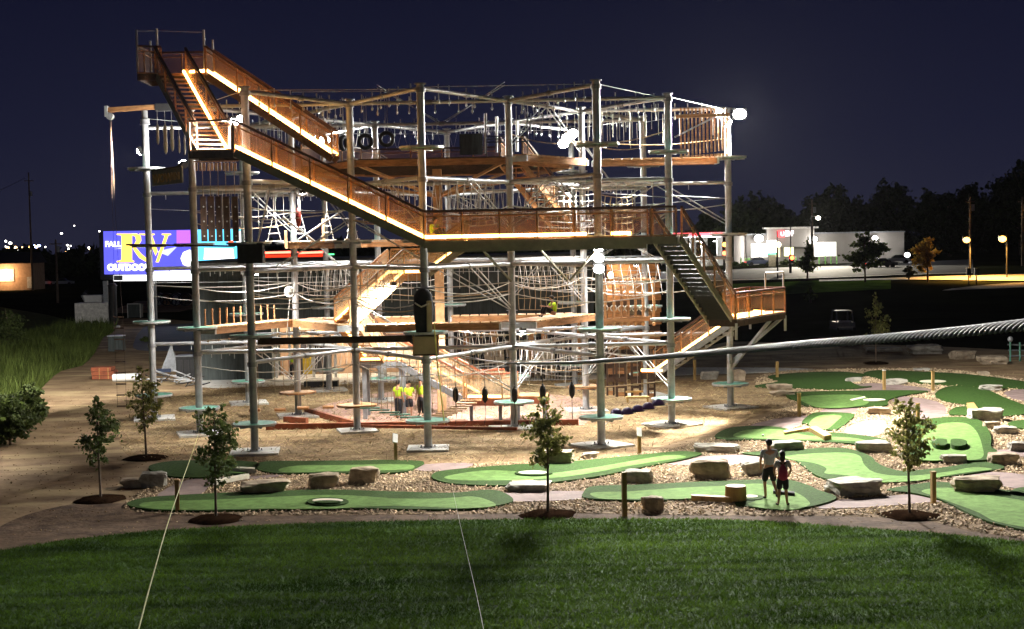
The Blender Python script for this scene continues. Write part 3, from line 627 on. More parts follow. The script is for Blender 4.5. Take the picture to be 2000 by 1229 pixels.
# low log steps and board bridges
def row_steps(name, labels, cat, pts, dims, m, group, ropes=True, cyl=False):
    z0 = None
    for p, lab in zip(pts, labels):
        if z0 is None:
            z0 = T(name, lab, cat, p, group)
            mm = MB(); mm.tube(p-Vector((dims[0]/2, 0, 0)), p+Vector((dims[0]/2, 0, 0)), dims[2]/2, 8) if cyl else mm.box(p, dims)
            mm.build('step', m, z0)
            for s in (-1, 1): MB().tube(p+Vector((s*dims[0]*.4, 0, 0)), p+Vector((s*dims[0]*.4, 0, 2.3)), .012, 4).build('hanger_rope', M['rope_tan'], z0)
        else: dup(z0, p, random.uniform(-.12, .12), lab)
W1 = ['first', 'second', 'third', 'fourth', 'fifth', 'sixth', 'seventh', 'eighth', 'ninth']
row_steps('log_step', [f'short hanging log step, {W1[i]} from the left near the ground' for i in range(5)], 'log step', [P(x, y, 66.2) for x, y in ((497, 801), (547, 800), (592, 797), (641, 795), (672, 793))], (.5, .16, .15), M['cedar'], 'log steps hung in a row', cyl=True)
h_, b_ = up('H', 1.17), up('B', 1.17)
row_steps('board_step', [f'green board step, {W1[i]} from the wooden platform towards the green one' for i in range(5)], 'board step', [h_.lerp(b_, .2+.145*i) for i in range(5)], (.85, .22, .05), M['disc'], 'green board steps of the low bridge')
i_ = Vector((-1.7, 64.9, 1.2))
row_steps('board_step', [f'pale board step, {W1[i]} from the green front platform towards the start deck' for i in range(8)], 'board step', [b_.lerp(i_, .16+.105*i)-Vector((0, 0, .06*math.sin(math.pi*i/7))) for i in range(8)], (.9, .3, .045), M['cedar_pale'], 'pale board steps of the low bridge')
# kerbs round the paving
for a, b, lab in (((520, 841), (1130, 832), 'long rust red timber kerb along the front of the brick paving'), ((598, 808), (702, 838), 'rust red timber kerb at the left edge of the brick paving'), ((640, 838), (1010, 845), 'low rust red timber sill lying in front of the long kerb'), ((556, 826), (600, 829), 'short dark timber lying left of the brick paving')):
    p, q = G(*a), G(*b); MB().beam(p+Vector((0, 0, .16)), q+Vector((0, 0, .16)), .18, .26 if a[0] != 640 else .12).build('timber_kerb', M['kerb'], label=lab, cat='kerb')
# purple domes on their wire, and the swing bench
dm0 = None; pts = [P(x, y, 61.6) for x, y in ((1204, 809), (1225, 807), (1246, 802), (1266, 797), (1285, 790))]
for i, p in enumerate(pts):
    lab = f'purple dome step, {W1[i]} from the left in its row'
    if dm0 is None:
        dm0 = T('dome_step', lab, 'dome', p, 'purple domes between two poles'); MB().ell(p, .27, .27, .25, 14, 6, half=True).build('dome', M['purple'], dm0)
        MB().tube(p-Vector((0, 0, .03)), p, .28, 14).build('dome_rim', M['cloth_black'], dm0)
    else: dup(dm0, p, 0, lab)
MB().path([up('C', .75), *[p-Vector((0, 0, .04)) for p in pts], up('D', .9)], .02, 5).build('dome_cable', M['disc_rim'], label='wire that carries the purple domes between two poles', cat='cable')
c = P(1245, 776, 65.5); b = T('swing_bench', 'yellowish wooden swing bench hanging behind the purple domes', 'bench', c)
MB().box(c, (1.05, .4, .07)).build('seat', M['post'], b); MB().box(c+Vector((-.1, .3, .22)), (.8, .06, .08)).build('backrest', M['post'], b)
for s in (-.45, .45): MB().box(c+Vector((s, 0, -.12)), (.07, .3, .2)).build('leg', M['post'], b); MB().tube(c+Vector((s, 0, 0)), c+Vector((s, 0, 2.4)), .014, 4).build('hanger_rope', M['rope_tan'], b)
# carved brown panels hanging low on the right
for i, (x, y, wd) in enumerate(((1172, 730, .26), (1192, 735, .3), (1213, 735, .42), (1242, 738, .38), (1272, 740, .3))):
    c = P(x, y, 68.5); b = T('carved_totem', f'dark brown carved totem, {W1[i]} from the left, hanging behind the thick cable', 'totem', c, 'carved totems hanging low')
    H_ = 1.7+.12*(i % 3); m = MB()
    for s in (-1, 1): MB().box(c+Vector((s*wd/2, 0, 0)), (wd*.3, .06, H_)).build('stile', M['wood_dark'], b)
    for k in range(6): MB().box(c+Vector((0, .005, -H_/2+.12+k*(H_-.24)/5)), (wd*.75, .05, .12 if k % 2 else .2)).build('slat', M['wood_dark'] if k % 3 else M['cedar'], b)
    MB().tube(c+Vector((0, 0, H_/2)), c+Vector((0, 0, H_/2+.6)), .015, 4).build('hanger_rope', M['rope_tan'], b)
# brown ropes with rings on the right, between lower and middle levels
for i, x in enumerate((1180, 1197, 1212, 1225, 1239, 1254, 1275)):
    t, q = P(x, 545, 69.0), P(x+2, 632, 69.0); b = T('knotted_rope', f'thick brown hanging rope with ring, {W1[i]} from the left beside the bright pole', 'rope', q, 'brown ropes with rings')
    MB().path([t, t.lerp(q, .5)+Vector((.03, 0, 0)), q], .07, 7).build('rope', M['cedar'], b)
    c = t.lerp(q, .66); MB().torus(c, .14, .03, (0, 1, .2), 12, 5).build('ring', M['rope'], b); MB().ell(q, .1, .1, .12, 8, 5).build('knot', M['cedar_pale'], b)
MB().beam(P(1172, 627, 69.0), P(1270, 622, 69.0), .22, .22).build('log_beam', M['cedar'], label='horizontal brown log below the ringed ropes', cat='log'); MB().beam(P(1172, 548, 69.0), P(1282, 545, 69.0), .1, .12).build('hanger_beam', M['cedar'], label='thin timber that carries the ringed ropes', cat='beam')
# cargo nets
def cargo_net(label, p, q, h, nx, nz, m, sag=.12, r=.022):
    p, q = Vector(p), Vector(q); root = T('cargo_net', label, 'cargo net', p)
    g = lambda i, j: p.lerp(q, i/nx)-Vector((0, 0, h*j/nz+sag*math.sin(math.pi*i/nx)*(1 if j % 2 else .6)))+Vector((.03*math.sin(3*j+i), .05*math.sin(2*i+j), 0))
    for i in range(nx+1): MB().path([g(i, j) for j in range(nz+1)], r, 5).build('net_cord', m, root)
    for j in range(nz+1): MB().path([g(i, j) for i in range(nx+1)], r, 5).build('net_cord', m, root)
    return root
cargo_net('white cargo net hanging right of centre behind the middle walkway', P(1050, 363, 64.5), P(1160, 367, 68.5), 2.1, 9, 7, M['rope'])
cargo_net('brown cargo net hanging behind the right end of the middle walkway', P(1170, 380, 66), P(1235, 385, 69), 1.8, 6, 6, M['rope_tan'])
cargo_net('loose net of white ropes hanging from the beam right of the second front pole', P(892, 358, 61), P(962, 364, 62), 1.6, 5, 3, M['rope'], .1, .018)
cargo_net('pale net curtain hanging on the lower level before the dark wall', P(1012, 540, 66), P(1140, 532, 68), 1.5, 12, 3, M['rope_tan'], .1, .014)
# slat curtain top right
sc_ = T('slat_curtain', 'curtain of thin brown hanging slats left of the glaring right lamps', 'slat curtain', P(1372, 258, 68.5))
for i in range(13):
    c = P(1330+i*7.4, 258-i*.4, 68.5)
    o = MB().box(c, (.075, .05, 2.25-.03*i)).build('slat', M['cedar'], sc_); MB().box(c-Vector((0, 0, 1.15)), (.12, .1, .1)).build('foot_block', M['cedar_pale'], o)
MB().beam(P(1320, 228, 68.4), P(1425, 224, 68.4), .09, .16).build('head_beam', M['cedar'], sc_)
MB().beam(P(1318, 268, 68.5), P(1425, 214, 68.5), .07, .07).build('slant_pole', M['galv'], label='slanting pale pole crossing the slat curtain below the right lamps', cat='pole')
# dark vertical logs at left
for i, x in enumerate((398, 413, 428, 443, 460)):
    c = P(x, 428, 60.2+i*.1); b = T('hanging_log', f'dark broad hanging plank, {W1[i]} from the left beside the black box', 'plank', c, 'dark planks hanging left')
    MB().box(c, (.24+.02*(i % 2), .12, 1.85)).build('plank', M['wood_dark'], b)
    for z in (-.7, -.1, .5): MB().tube(c+Vector((.02, -.08, z)), c+Vector((.02, -.05, z)), .035, 6).build('bolt', M['disc_rim'], b)
    MB().tube(c+Vector((0, 0, .9)), c+Vector((0, 0, 2.3)), .016, 4).build('hanger_rope', M['rope_tan'], b)
MB().beam(P(250, 478, 61), P(455, 481, 58.2), .24, .07).build('timber_beam', M['wood_dark'], label='dark plank bridge running left from the black box across the billboard', cat='beam')
# white sacks, slats and sign at upper left
for i, (x, y, h, r) in enumerate(((308, 262, .95, .07), (323, 272, 1.35, .10), (336, 270, 1.2, .09), (350, 282, .8, .05), (361, 285, .8, .05))):
    c = P(x, y, 66.5); b = T('hanging_sack', f'white hanging sack, {W1[i]} from the left above the glowing lamp', 'sack', c, 'white sacks hanging upper left')
    MB().path([c+Vector((0, 0, z*h)) for z in (-.5, -.42, -.2, .05, .3, .45, .5)], r, 10, [r*q for q in (.15, .7, 1.0, .8, 1.0, .6, .15)]).build('sack_body', M['rope'], b); MB().tube(c+Vector((0, 0, h/2)), c+Vector((0, 0, h/2+.6)), .012, 4).build('hanger_rope', M['rope'], b)
tf_ = T('slat_fringe', 'row of short pale hanging slats under the dark corner landing', 'slat row', P(422, 318, 62.5))
for i in range(11):
    c = P(384+i*7.6, 326, 62.5)
    o = MB().box(c, (.09, .05, .34)).build('slat', M['cedar_pale'], tf_); MB().tube(c+Vector((0, 0, .17)), c+Vector((0, 0, .5)), .014, 4).build('hanger_rope', M['rope'], o)
MB().beam(P(378, 316, 62.5), P(466, 314, 62.5), .05, .05).build('head_beam', M['cedar_pale'], tf_)
def text3(s, size, p0, ux, uz, m, parent, name='lettering', ext=.02, bold=.0, sx=1.0):
    cu = bpy.data.curves.new(name, 'FONT'); cu.body = s; cu.size = size; cu.extrude = ext; cu.offset = bold; cu.materials.append(m)
    t_ = bpy.data.objects.new('tmp_text', cu); o = bpy.data.objects.new(name, bpy.data.meshes.new_from_object(t_)); bpy.data.objects.remove(t_); col.objects.link(o); ux = Vector(ux).normalized(); uz = Vector(uz).normalized(); n = ux.cross(uz)
    off = Vector((0, 0, 0)); q = parent
    while q is not None: off += Vector(q.location); q = q.parent
    o.parent = parent; o.matrix_local = Matrix.Translation(Vector(p0)-off) @ Matrix((ux*sx, uz, n)).transposed().to_4x4()
    return o
a, bq = P(296, 333, 67.5), P(355, 325, 65.0); c = (a+bq)/2; b = T('name_board', 'olive board lettered WOW MINI at the upper left between two poles', 'sign', c)
ux = (bq-a).normalized(); nrm = ux.cross(Vector((0, 0, 1))); m = MB().slab([a-Vector((0, 0, .72)), bq-Vector((0, 0, .72)), bq, a], -nrm, .06).build('board', M['stringer'], b)
text3('WOW', .52, a-Vector((0, 0, .58))+ux*.12+nrm*.01, ux, (0, 0, 1), M['post'], b, bold=.02, sx=1.35); text3('MINI', .44, a-Vector((0, 0, .54))+ux*2.05+nrm*.01, ux, (0, 0, 1), M['post'], b, bold=.02)
MB().beam(a, bq, .08, .06).build('board_rail', M['wood_dark'], b)
# crane arm and rope ladder
g = up('G', 14.72); a = T('hoist_arm', 'wooden hoist arm with pulley reaching left from the leftmost pole', 'hoist', g)
MB().beam(g+Vector((.6, -.1, .05)), g+Vector((-1.75, -.1, -.05)), .2, .22).build('arm', M['cedar'], a); MB().tube(g+Vector((-1.6, -.25, -.35)), g+Vector((-1.6, .05, -.35)), .16, 12).build('pulley', M['galv'], a)
MB().tube(g+Vector((0, 0, -.8)), g+Vector((0, 0, -.1)), .14, 8).build('arm_post', M['steel'], a); MB().box(g+Vector((1.0, -.1, .02)), (.9, .3, .34)).build('winch_box', M['black'], a)
MB().box(g+Vector((-1.75, -.1, -.12)), (.14, .34, .5)).build('pulley_plate', M['disc_rim'], a)
rl_ = T('rope_ladder', 'tall rope ladder with dark rungs hanging at the left of the frame', 'rope ladder', g+Vector((-1.6, -.1, -.5)))
q = Vector(rl_.location); xs_ = (-.2, .22)
for s in xs_: MB().path([q+Vector((s*.1, 0, 0)), q+Vector((s*.4+.04, 0, -6)), q+Vector((s+.06, 0, -9.2)), q+Vector((s+.1, 0, -13.6))], .009, 4).build('side_rope', M['wood_dark'], rl_)
r0_ = None
for i in range(9):
    z = q.z-9.3-i*.53; cx_ = q.x+.07+.04*(i/9)
    if r0_ is None: r0_ = MB().tube((cx_-.24, q.y, z), (cx_+.24, q.y, z), .036, 6).build('rung', M['wood_dark'], rl_, origin=(cx_, q.y, z))
    else: inst(r0_, Vector((cx_, q.y, z))-q)
# triangle swings on the middle level
ts0 = None
for i, (x, y) in enumerate(((536, 472), (588, 472), (640, 470), (688, 468))):
    c = P(x, y, 68.2); lab = f'triangular hanging ladder swing, {W1[i]} from the left on the middle level'
    if ts0 is None:
        ts0 = T('ladder_swing', lab, 'swing', c, 'triangular ladder swings')
        for s in (-1, 1): MB().tube(c+Vector((s*.32, 0, 0)), c+Vector((0, 0, 1.35)), .018, 5).build('swing_rope', M['rope'], ts0)
        for z, hw in ((.02, .42), (.38, .27), (.68, .18)): MB().box(c+Vector((0, 0, z)), (2*hw, .1, .05)).build('rung', M['rope'], ts0)
        MB().tube(c+Vector((0, 0, 1.35)), c+Vector((0, 0, 2.3)), .016, 5).build('hanger_rope', M['rope'], ts0)
    else: dup(ts0, c, .25*i, lab)
c = P(583, 425, 66.5); b = T('punch_bag', 'dark red hanging bag in front of a pole at left', 'bag', c); MB().ell(c, .13, .13, .45, 10, 8).build('bag_body', mat('red vinyl', (.16, .02, .015), .5), b); MB().tube(c+Vector((0, 0, .4)), c+Vector((0, 0, 1.4)), .015, 4).build('hanger_rope', M['rope'], b)
for (a, bq, lab) in (((528, 367, 64), (503, 473, 65), 'long slanting pale pole left of the triangle swings'), ((552, 424, 65), (628, 482, 67), 'pale pole slanting down to the right among the swings'), ((668, 412, 67), (580, 470, 65), 'pale pole slanting down to the left among the swings')):
    MB().tube(P(*a), P(*bq), .045, 6).build('slant_pole', M['galv'], label=lab, cat='pole')
for x, y0, y1, lab in ((490, 452, 472, 'stubby post beside the black box'), (558, 450, 485, 'leftmost short timber post on the middle walkway'), (631, 428, 480, 'taller short timber post on the middle walkway')): MB().beam(P(x+1, y1, 67.5), P(x, y0, 67.5), .11, .11).build('timber_post', M['cedar_pale'], label=lab, cat='post')
c = P(566, 570, 66.5); b = T('hanging_drum', 'round pale drum hanging before the dark wall at left', 'drum', c); MB().torus(c, .22, .05, (.2, 1, 0), 16, 6).build('hoop', M['rope'], b); MB().ell(c, .2, .08, .2, 12, 6).build('skin', M['rope'], b); MB().tube(c-Vector((0, 0, .25)), c-Vector((.25, 0, 2.4)), .015, 4).build('tail_rope', M['rope'], b)
# pickets along the lower left walkway
p, q = up('F', 4.7), up('J', 4.7); u = (q-p).normalized(); s = Vector((-u.y, u.x, 0)); pk0 = None
for i in range(11):
    c = p.lerp(q, .16+.07*i)+s*.5+Vector((0, 0, .35))
    if pk0 is None: pk0 = T('picket_rail', 'row of short vertical pickets along the lower left walkway', 'railing', p); pk = MB().box(c, (.06, .06, .75)).build('picket', M['cedar'], pk0, origin=c)
    else: inst(pk, c-Vector(pk0.location))
# hatch cage on the upper deck, loose timber
c = P(990, 272, 66.5); b = T('hatch_guard', 'black pipe guard rail round the hatch on the upper deck', 'guard rail', c)
for z in (-.12, .02, .14): MB().tube(c+Vector((-.95, 0, z)), c+Vector((.95, 0, z)), .028, 6).build('bar', M['black'], b)
for x in (-.93, -.3, .3, .93): MB().tube(c+Vector((x, 0, -.85)), c+Vector((x, 0, 1.2 if abs(x) > .5 else .15)), .028, 6).build('upright', M['black'], b)
for px, y0, y1, lab in ((948, 222, 300, 'galvanised post left of the hatch guard'), (970, 228, 298, 'galvanised post behind the hatch guard'), (1010, 236, 296, 'short galvanised post right of the hatch guard')): MB().tube(P(px, y1, 69), P(px, y0, 69), .07, 8).build('deck_post', M['galv'], label=lab, cat='post')
c = P(920, 282, 70); MB().box(c, (1.1, .06, 1.0)).build('notice_board', M['siding'], label='dark grey panel standing on the upper deck left of the hatch', cat='panel')
# yellow rope and thin lines
MB().path([P(848, 630, 56.6), P(852, 690, 56.7), P(868, 828, 57.0)], .028, 6).build('hanging_rope', M['rope_yellow'], label='pale yellow rope hanging past the beige box to the green platform', cat='rope')
def line3(name, pts, r, m, label, cat, n=24):
    pts = [Vector(p) for p in pts]
    return MB().path(catmull(pts, 8, False) if len(pts) > 2 else pts, r, 6).build(name, m, label=label, cat=cat)
line3('ground_rope', [P(400, 800, 62.8), P(383, 862, 46), P(340, 985, 22), P(300, 1120, 13), P(262, 1262, 9.5)], .0065, M['rope_yellow'], 'thin pale green rope running from the left platform towards the viewer', 'rope')
line3('thin_line', [P(885, 960, 30), P(900, 1030, 17), P(928, 1150, 10), P(952, 1270, 7.5)], .0022, M['rope'], 'very thin pale line crossing the lawn near the middle', 'line')
# sagging hand lines inside the frame (level by level)
for z in (3.0, 6.4, 9.7, 5.9):
    for e in random.sample(EDGES, 18):
        if 'G' in e and z > 9: continue
        p, q = up(e[0], z), up(e[1], z); sg = random.uniform(.15, .5)
        MB().path([p, *[p.lerp(q, t)-Vector((0, 0, sg*4*t*(1-t))) for t in (.2, .4, .6, .8)], q], .022, 5).build('hand_line', M['rope'], frame)
rz_ = random.Random(21)
for z0, z1 in ((1.6, 3.4), (5.2, 7.0), (8.8, 10.6), (12.4, 14.0)):       # laced and vertical rope elements between neighbouring poles
    for e in rz_.sample([q for q in EDGES if 'G' not in q], 7):
        p, q = up(e[0], 0), up(e[1], 0); n = rz_.choice((8, 10, 12)); u = (q-p).normalized()
        if rz_.random() < .5:
            MB().path([p.lerp(q, .08+.84*i/(2*n))+Vector((0, 0, z1 if i % 2 else z0+.5)) for i in range(2*n+1)], .016, 4).build('rope_lacing', M['rope'], frame)
        else:
            zz = lambda t: z1-.25-.35*4*t*(1-t)
            for i in range(n): c = p.lerp(q, .1+.8*i/(n-1)); MB().tube(c+Vector((0, 0, z1)), c+Vector((0, 0, z0+.25+.3*(i % 2))), .018, 4).build('drop_rope', M['rope'], frame)
            MB().path([p+Vector((0, 0, z0+.4))]+[p.lerp(q, t/8)+Vector((0, 0, z0+.4-.25*math.sin(math.pi*t/8))) for t in range(1, 8)]+[q+Vector((0, 0, z0+.4))], .024, 5).build('foot_rope', M['rope_tan'], frame)
for e in ('FJ', 'JM', 'HJ', 'HI', 'IK', 'IN'):
    p, q = up(e[0], 4.1), up(e[1], 4.1); m = MB().path([p, (p+q)/2-Vector((0, 0, .1)), q], .025, 5)
    o = m.build('foot_rope', M['rope'], frame); kn = MB()
    for i in range(9): kn.ell(p.lerp(q, .1+.1*i)-Vector((0, 0, .06)), .06, .06, .06, 6, 4)
    kn.build('rope_knot', M['rope_tan'], o, kind='stuff')
# ------------------------------------------------------------------ thick zip-line cable in the foreground
pts = [P(2060, 627, 1.98), P(2000, 635, 2.08), P(1800, 655, 2.5), P(1500, 679, 3.45), P(1300, 696, 4.8), P(1200, 703, 6.0), P(1100, 709, 8.1), P(1000, 709, 12.2), P(950, 704, 17), P(910, 696, 26), P(890, 690, 40), P(882, 687, 56.8)]
zc = T('zip_cable', 'thick twisted silver steel cable crossing the foreground to the frame', 'cable', pts[0])
fine = catmull(pts, 14, False); MB().path(fine, .0050, 10).build('core', M['galv'], zc)
acc = [0.0]
for a, b in zip(fine, fine[1:]): acc.append(acc[-1]+(b-a).length)
acc = np.array(acc); fa = np.array([tuple(v) for v in fine]); near = 11.0
ts = np.arange(0, near, .0055); cen = np.stack([np.interp(ts, acc, fa[:, k]) for k in range(3)], 1)
strand = mat('bright cable strand', (.68, .69, .72), .38, .25, .1, 5, spec=.6)
for k in range(6):
    q = []
    for t, c in zip(ts[::2] , cen[::2]):
        ph = k*math.pi/3+t*2*math.pi/.13
        q.append(Vector(c)+Vector((0, math.cos(ph)*.0062, math.sin(ph)*.0062)) if False else Vector(c)+_R*0+Vector((0, 0, 1))*(.0058*math.sin(ph))+Vector((.85, .5, 0)).cross(Vector((0, 0, 1))).normalized()*(.0058*math.cos(ph)))
    MB().path(q, .0034, 7).build('strand', strand, zc)
# ------------------------------------------------------------------ mini golf greens
greens = []
def green(label, fringe, surf=None, extras=(), k=5, dz=0):
    q = [G(*p) for p in catmull(fringe, k)]; c = sum(q, Vector())/len(q); c.z = 0
    root = T('putting_green', label, 'putting green', c, 'putting greens of the golf course')
    greens.append([(a.x, a.y) for a in q]); zt = .095+dz
    MB().prism([(a.x, a.y) for a in q], 0, zt).build('fringe', M['turf_dark'], root)
    if surf:
        q = [G(p[0], p[1], zt) for p in catmull(surf, k)]; MB().prism([(a.x, a.y) for a in q], zt-.02, zt+.006).build('putting_surface', M['turf'], root)
    for nm, pts, mm, z0, z1, kk in extras:
        q = [G(p[0], p[1], zt+z1) for p in (catmull(pts, kk) if kk > 1 else pts)]; MB().prism([(a.x, a.y) for a in q], zt-.02, zt+z1).build(nm, M[mm], root)
    return root
def oval(cx, cy, rx, ry): return [(cx+rx*math.cos(t*.7854), cy+ry*math.sin(t*.7854)) for t in range(8)]
green('long front putting green at left with a ringed white bunker', [(248,991),(275,979),(340,973),(480,966),(640,962),(760,965),(880,968),(950,962),(985,968),(1002,984),(960,995),(900,1000),(800,1000),(650,998),(500,1001),(400,1003),(300,1001)],
      [(272,987),(300,980),(420,976),(560,970),(640,967),(700,969),(780,974),(860,974),(920,970),(950,976),(968,985),(958,990),(900,993),(800,989),(740,989),(640,994),(500,994),(380,996),(300,994)],
      (('bunker_ring', oval(640,979,41,7.5), 'turf_dark', .05, .05, 5), ('bunker', oval(640,977,30,3.6), 'sandtrap', .06, .06, 5), ('bunker_island', oval(640,979.5,26,2.6), 'turf_dark', .1, .1, 5)))
green('shaded small putting green at far left with two white edge boards', [(293,914),(340,905),(430,904),(503,908),(495,922),(450,931),(400,937),(340,936),(300,926)], [(440,921),(470,916),(492,918),(470,925)],
      (('white_board', [(455,911),(498,913),(498,916),(455,914)], 'sandtrap', .08, .12, 1), ('white_board', [(415,937),(486,924),(487,927),(417,940)], 'sandtrap', .08, .12, 1)))
green('narrow putting green in front of the leftmost sign post', [(495,917),(520,906),(600,905),(700,904),(760,903),(826,906),(812,918),(790,926),(740,929),(640,928),(540,929)], [(545,917),(580,910),(660,909),(760,907),(806,909),(800,917),(740,919),(640,921),(560,923)])
green('central curved putting green with an oval white bunker behind the middle sapling', [(843,936),(860,925),(940,917),(1010,912),(1100,907),(1200,898),(1300,888),(1340,886),(1371,891),(1330,903),(1250,918),(1170,935),(1080,947),(990,953),(900,951),(860,945)],
      [(870,931),(920,922),(960,919),(1010,921),(1050,925),(1100,922),(1180,910),(1260,896),(1310,889),(1340,893),(1300,899),(1230,910),(1150,925),(1080,934),(1010,938),(930,939),(880,937)],
      (('bunker_ring', oval(1042,923,37,5), 'turf_dark', .05, .05, 5), ('bunker', oval(1040,922.3,28,3), 'sandtrap', .06, .06, 5), ('edge_board', [(1000,938),(1042,937),(1042,940),(1000,941)], 'post', .1, .1, 1)))
green('front right putting green on which the couple stands', [(1140,967),(1160,955),(1250,952),(1350,947),(1450,943),(1530,942),(1570,950),(1600,963),(1634,977),(1605,990),(1560,998),(1500,999),(1440,991),(1430,981),(1350,979),(1270,983),(1150,979)],
      [(1155,963),(1230,960),(1330,953),(1420,949),(1480,945),(1520,952),(1560,965),(1580,980),(1578,988),(1545,996),(1490,993),(1460,985),(1475,978),(1430,970),(1380,972),(1330,975),(1280,974),(1180,975)],
      (('bunker_ring', oval(1470,971,22,5), 'turf_dark', .03, .03, 4), ('bunker', oval(1466,969,14,2.6), 'sandtrap', .04, .04, 4), ('edge_board', [(1350,965),(1430,969),(1430,972),(1350,968)], 'post', .14, .14, 1), ('edge_board', [(1510,956),(1552,960),(1552,963),(1510,959)], 'cloth_black', .1, .1, 1)))
green('large S-shaped putting green right behind the couple', [(1450,889),(1500,886),(1540,884),(1620,879),(1665,883),(1700,896),(1715,910),(1738,920),(1770,925),(1850,917),(1920,907),(1962,918),(1920,926),(1830,938),(1740,945),(1650,946),(1600,936),(1570,916),(1540,899),(1480,894)],
      [(1530,893),(1560,888),(1640,884),(1678,890),(1688,908),(1712,924),(1770,930),(1850,922),(1900,913),(1938,917),(1880,924),(1800,938),(1740,942),(1700,940),(1655,929),(1612,925),(1614,915),(1590,905),(1550,899)])
green('long putting green with a white golf ball beyond the couple', [(1396,856),(1425,840),(1480,836),(1530,840),(1560,848),(1640,850),(1700,857),(1732,865),(1690,872),(1640,869),(1560,865),(1480,863),(1420,863)], [(1432,850),(1460,840),(1520,839),(1580,851),(1660,855),(1692,862),(1620,860),(1520,858),(1450,855)],
      (('white_board', [(1580,834),(1594,832),(1624,849),(1610,852)], 'post', .18, .18, 1), ('edge_board', [(1530,841),(1578,833),(1580,836),(1532,845)], 'post', .1, .1, 1)))
green('short squarish putting green above the yellow boards', [(1566,829),(1580,815),(1600,809),(1660,811),(1667,818),(1640,840),(1620,844),(1580,833)], [(1580,830),(1600,812),(1642,812),(1634,823),(1612,839)])
green('flat putting green with two slim white bunkers beyond a wooden post', [(1535,775),(1560,769),(1700,766),(1812,767),(1765,776),(1735,785),(1728,796),(1650,799),(1580,797),(1555,786)], [(1563,776),(1640,771),(1690,775),(1692,790),(1640,797),(1590,794)],
      (('bunker', [(1660,780),(1688,774),(1691,776),(1664,782)], 'sandtrap', .03, .03, 1), ('bunker', oval(1708,780.5,22,2.2), 'sandtrap', .03, .03, 4)))
green('dark notched putting green at the back beside two pale boulders', [(1476,756),(1520,748),(1500,738),(1560,731),(1640,729),(1692,735),(1660,745),(1680,757),(1702,758),(1640,764),(1560,761),(1490,759)])
green('farthest long dark putting green with white oval at top right', [(1688,731),(1720,726),(1800,729),(1900,735),(2030,753),(2030,762),(1900,758),(1800,751),(1740,746),(1700,738)], None, (('bunker', oval(1822,744.5,26,2.6), 'sandtrap', .02, .02, 4),))
green('wedge-shaped dark putting green behind the big grey boulder at right', [(1826,776),(1840,762),(1870,757),(1920,762),(1960,779),(2020,806),(1960,817),(1920,812),(1905,798),(1850,788)], None, (('edge_board', [(1888,787),(1902,786),(1912,800),(1898,801)], 'post', .2, .2, 1),))
green('small dark tee pad left of the big grey boulder', [(1853,811),(1868,799),(1905,799),(1912,811),(1880,815)])
green('domed putting green with two dark oval bumps', [(1770,880),(1785,836),(1828,823),(1900,823),(1926,840),(1936,862),(1936,880),(1948,890),(1930,906),(1850,907),(1790,902)], [(1796,896),(1798,862),(1828,831),(1880,826),(1905,840),(1918,870),(1915,896),(1850,899)],
      (('bump', [(1820,861),(1826,857),(1846,857),(1850,861),(1849,868),(1838,870),(1826,868)], 'turf_dark', .1, .16, 4), ('bump', [(1858,858),(1874,857),(1888,861),(1886,868),(1872,871),(1858,868)], 'turf_dark', .1, .16, 4)), dz=.06)
green('front right corner putting green running out of frame', [(1732,962),(1790,951),(1840,947),(1900,955),(2040,980),(2040,1042),(1950,1030),(1900,1012),(1870,997),(1835,981),(1780,968)], [(1800,959),(1850,953),(1920,965),(2030,988),(2030,1030),(1950,1020),(1910,1001),(1870,986),(1830,971)])
green('dark green sliver at the right edge above the boulders', [(1968,832),(1990,825),(2040,825),(2040,842),(1990,840)])
green('tiny dark green patch at the right edge near the corner green', [(1972,968),(1990,958),(2040,958),(2040,974),(1990,975)])
golf_ball = MB().ell(G(1490, 851, .13), .06, .06, .06, 8, 6).build('golf_ball', M['white'], label='white golf ball lying on the long putting green', cat='golf ball')
# ------------------------------------------------------------------ boulders
def boulder(label, x0, y0, x1, y1, grey=False, seed=0, flat=.5, group='limestone boulders on the golf course', z=0):
    rs = random.Random(seed*31+5); bx = (x0+x1)/2
    g = G(bx, y1-1.0, z); sc = FPX/g.y; w_ = (x1-x0)/sc; dp = w_*rs.uniform(.5, .75); dyv = (y1-y0)/sc
    ang = (EYE-z)/g.y; h_ = max(.16, (dyv-dp*ang*.9)); 
    bm = bmesh.new(); bmesh.ops.create_cube(bm, size=1.0)
    bmesh.ops.subdivide_edges(bm, edges=bm.edges[:], cuts=7, use_grid_fill=True)
    off = Vector((seed*3.1, seed*1.7, 0)); sk = rs.uniform(-.15, .15)
    for v in bm.verts:
        p = v.co.copy(); r = max(abs(p.x), abs(p.y), abs(p.z)); pn = p.normalized()*.62; p = p.lerp(pn, .30)
        n1 = noise.noise(p*2.2+off); n2 = noise.noise(p*5.5+off*2); lay = math.floor((p.z+.5)*4+n1)*.03
        n3 = noise.noise(p*11+off*3); p *= 1+.22*n1+.10*n2+.045*n3+lay
        if p.z < -.3: p.z = -.5
        p.x += p.z*sk
        v.co = Vector((p.x*w_*.98, p.y*dp, (p.z+.42)*h_*1.06))
    bm.normal_update()
    me = bpy.data.meshes.new('boulder'); bm.to_mesh(me); bm.free(); me.materials.append(M['stone_grey' if grey else 'stone'])
    o = bpy.data.objects.new('boulder', me); col.objects.link(o); o.location = (g.x, g.y+dp*.4, z+.02); o.rotation_euler.z = rs.uniform(-.25, .25)
    return props(o, label, 'boulder', group)
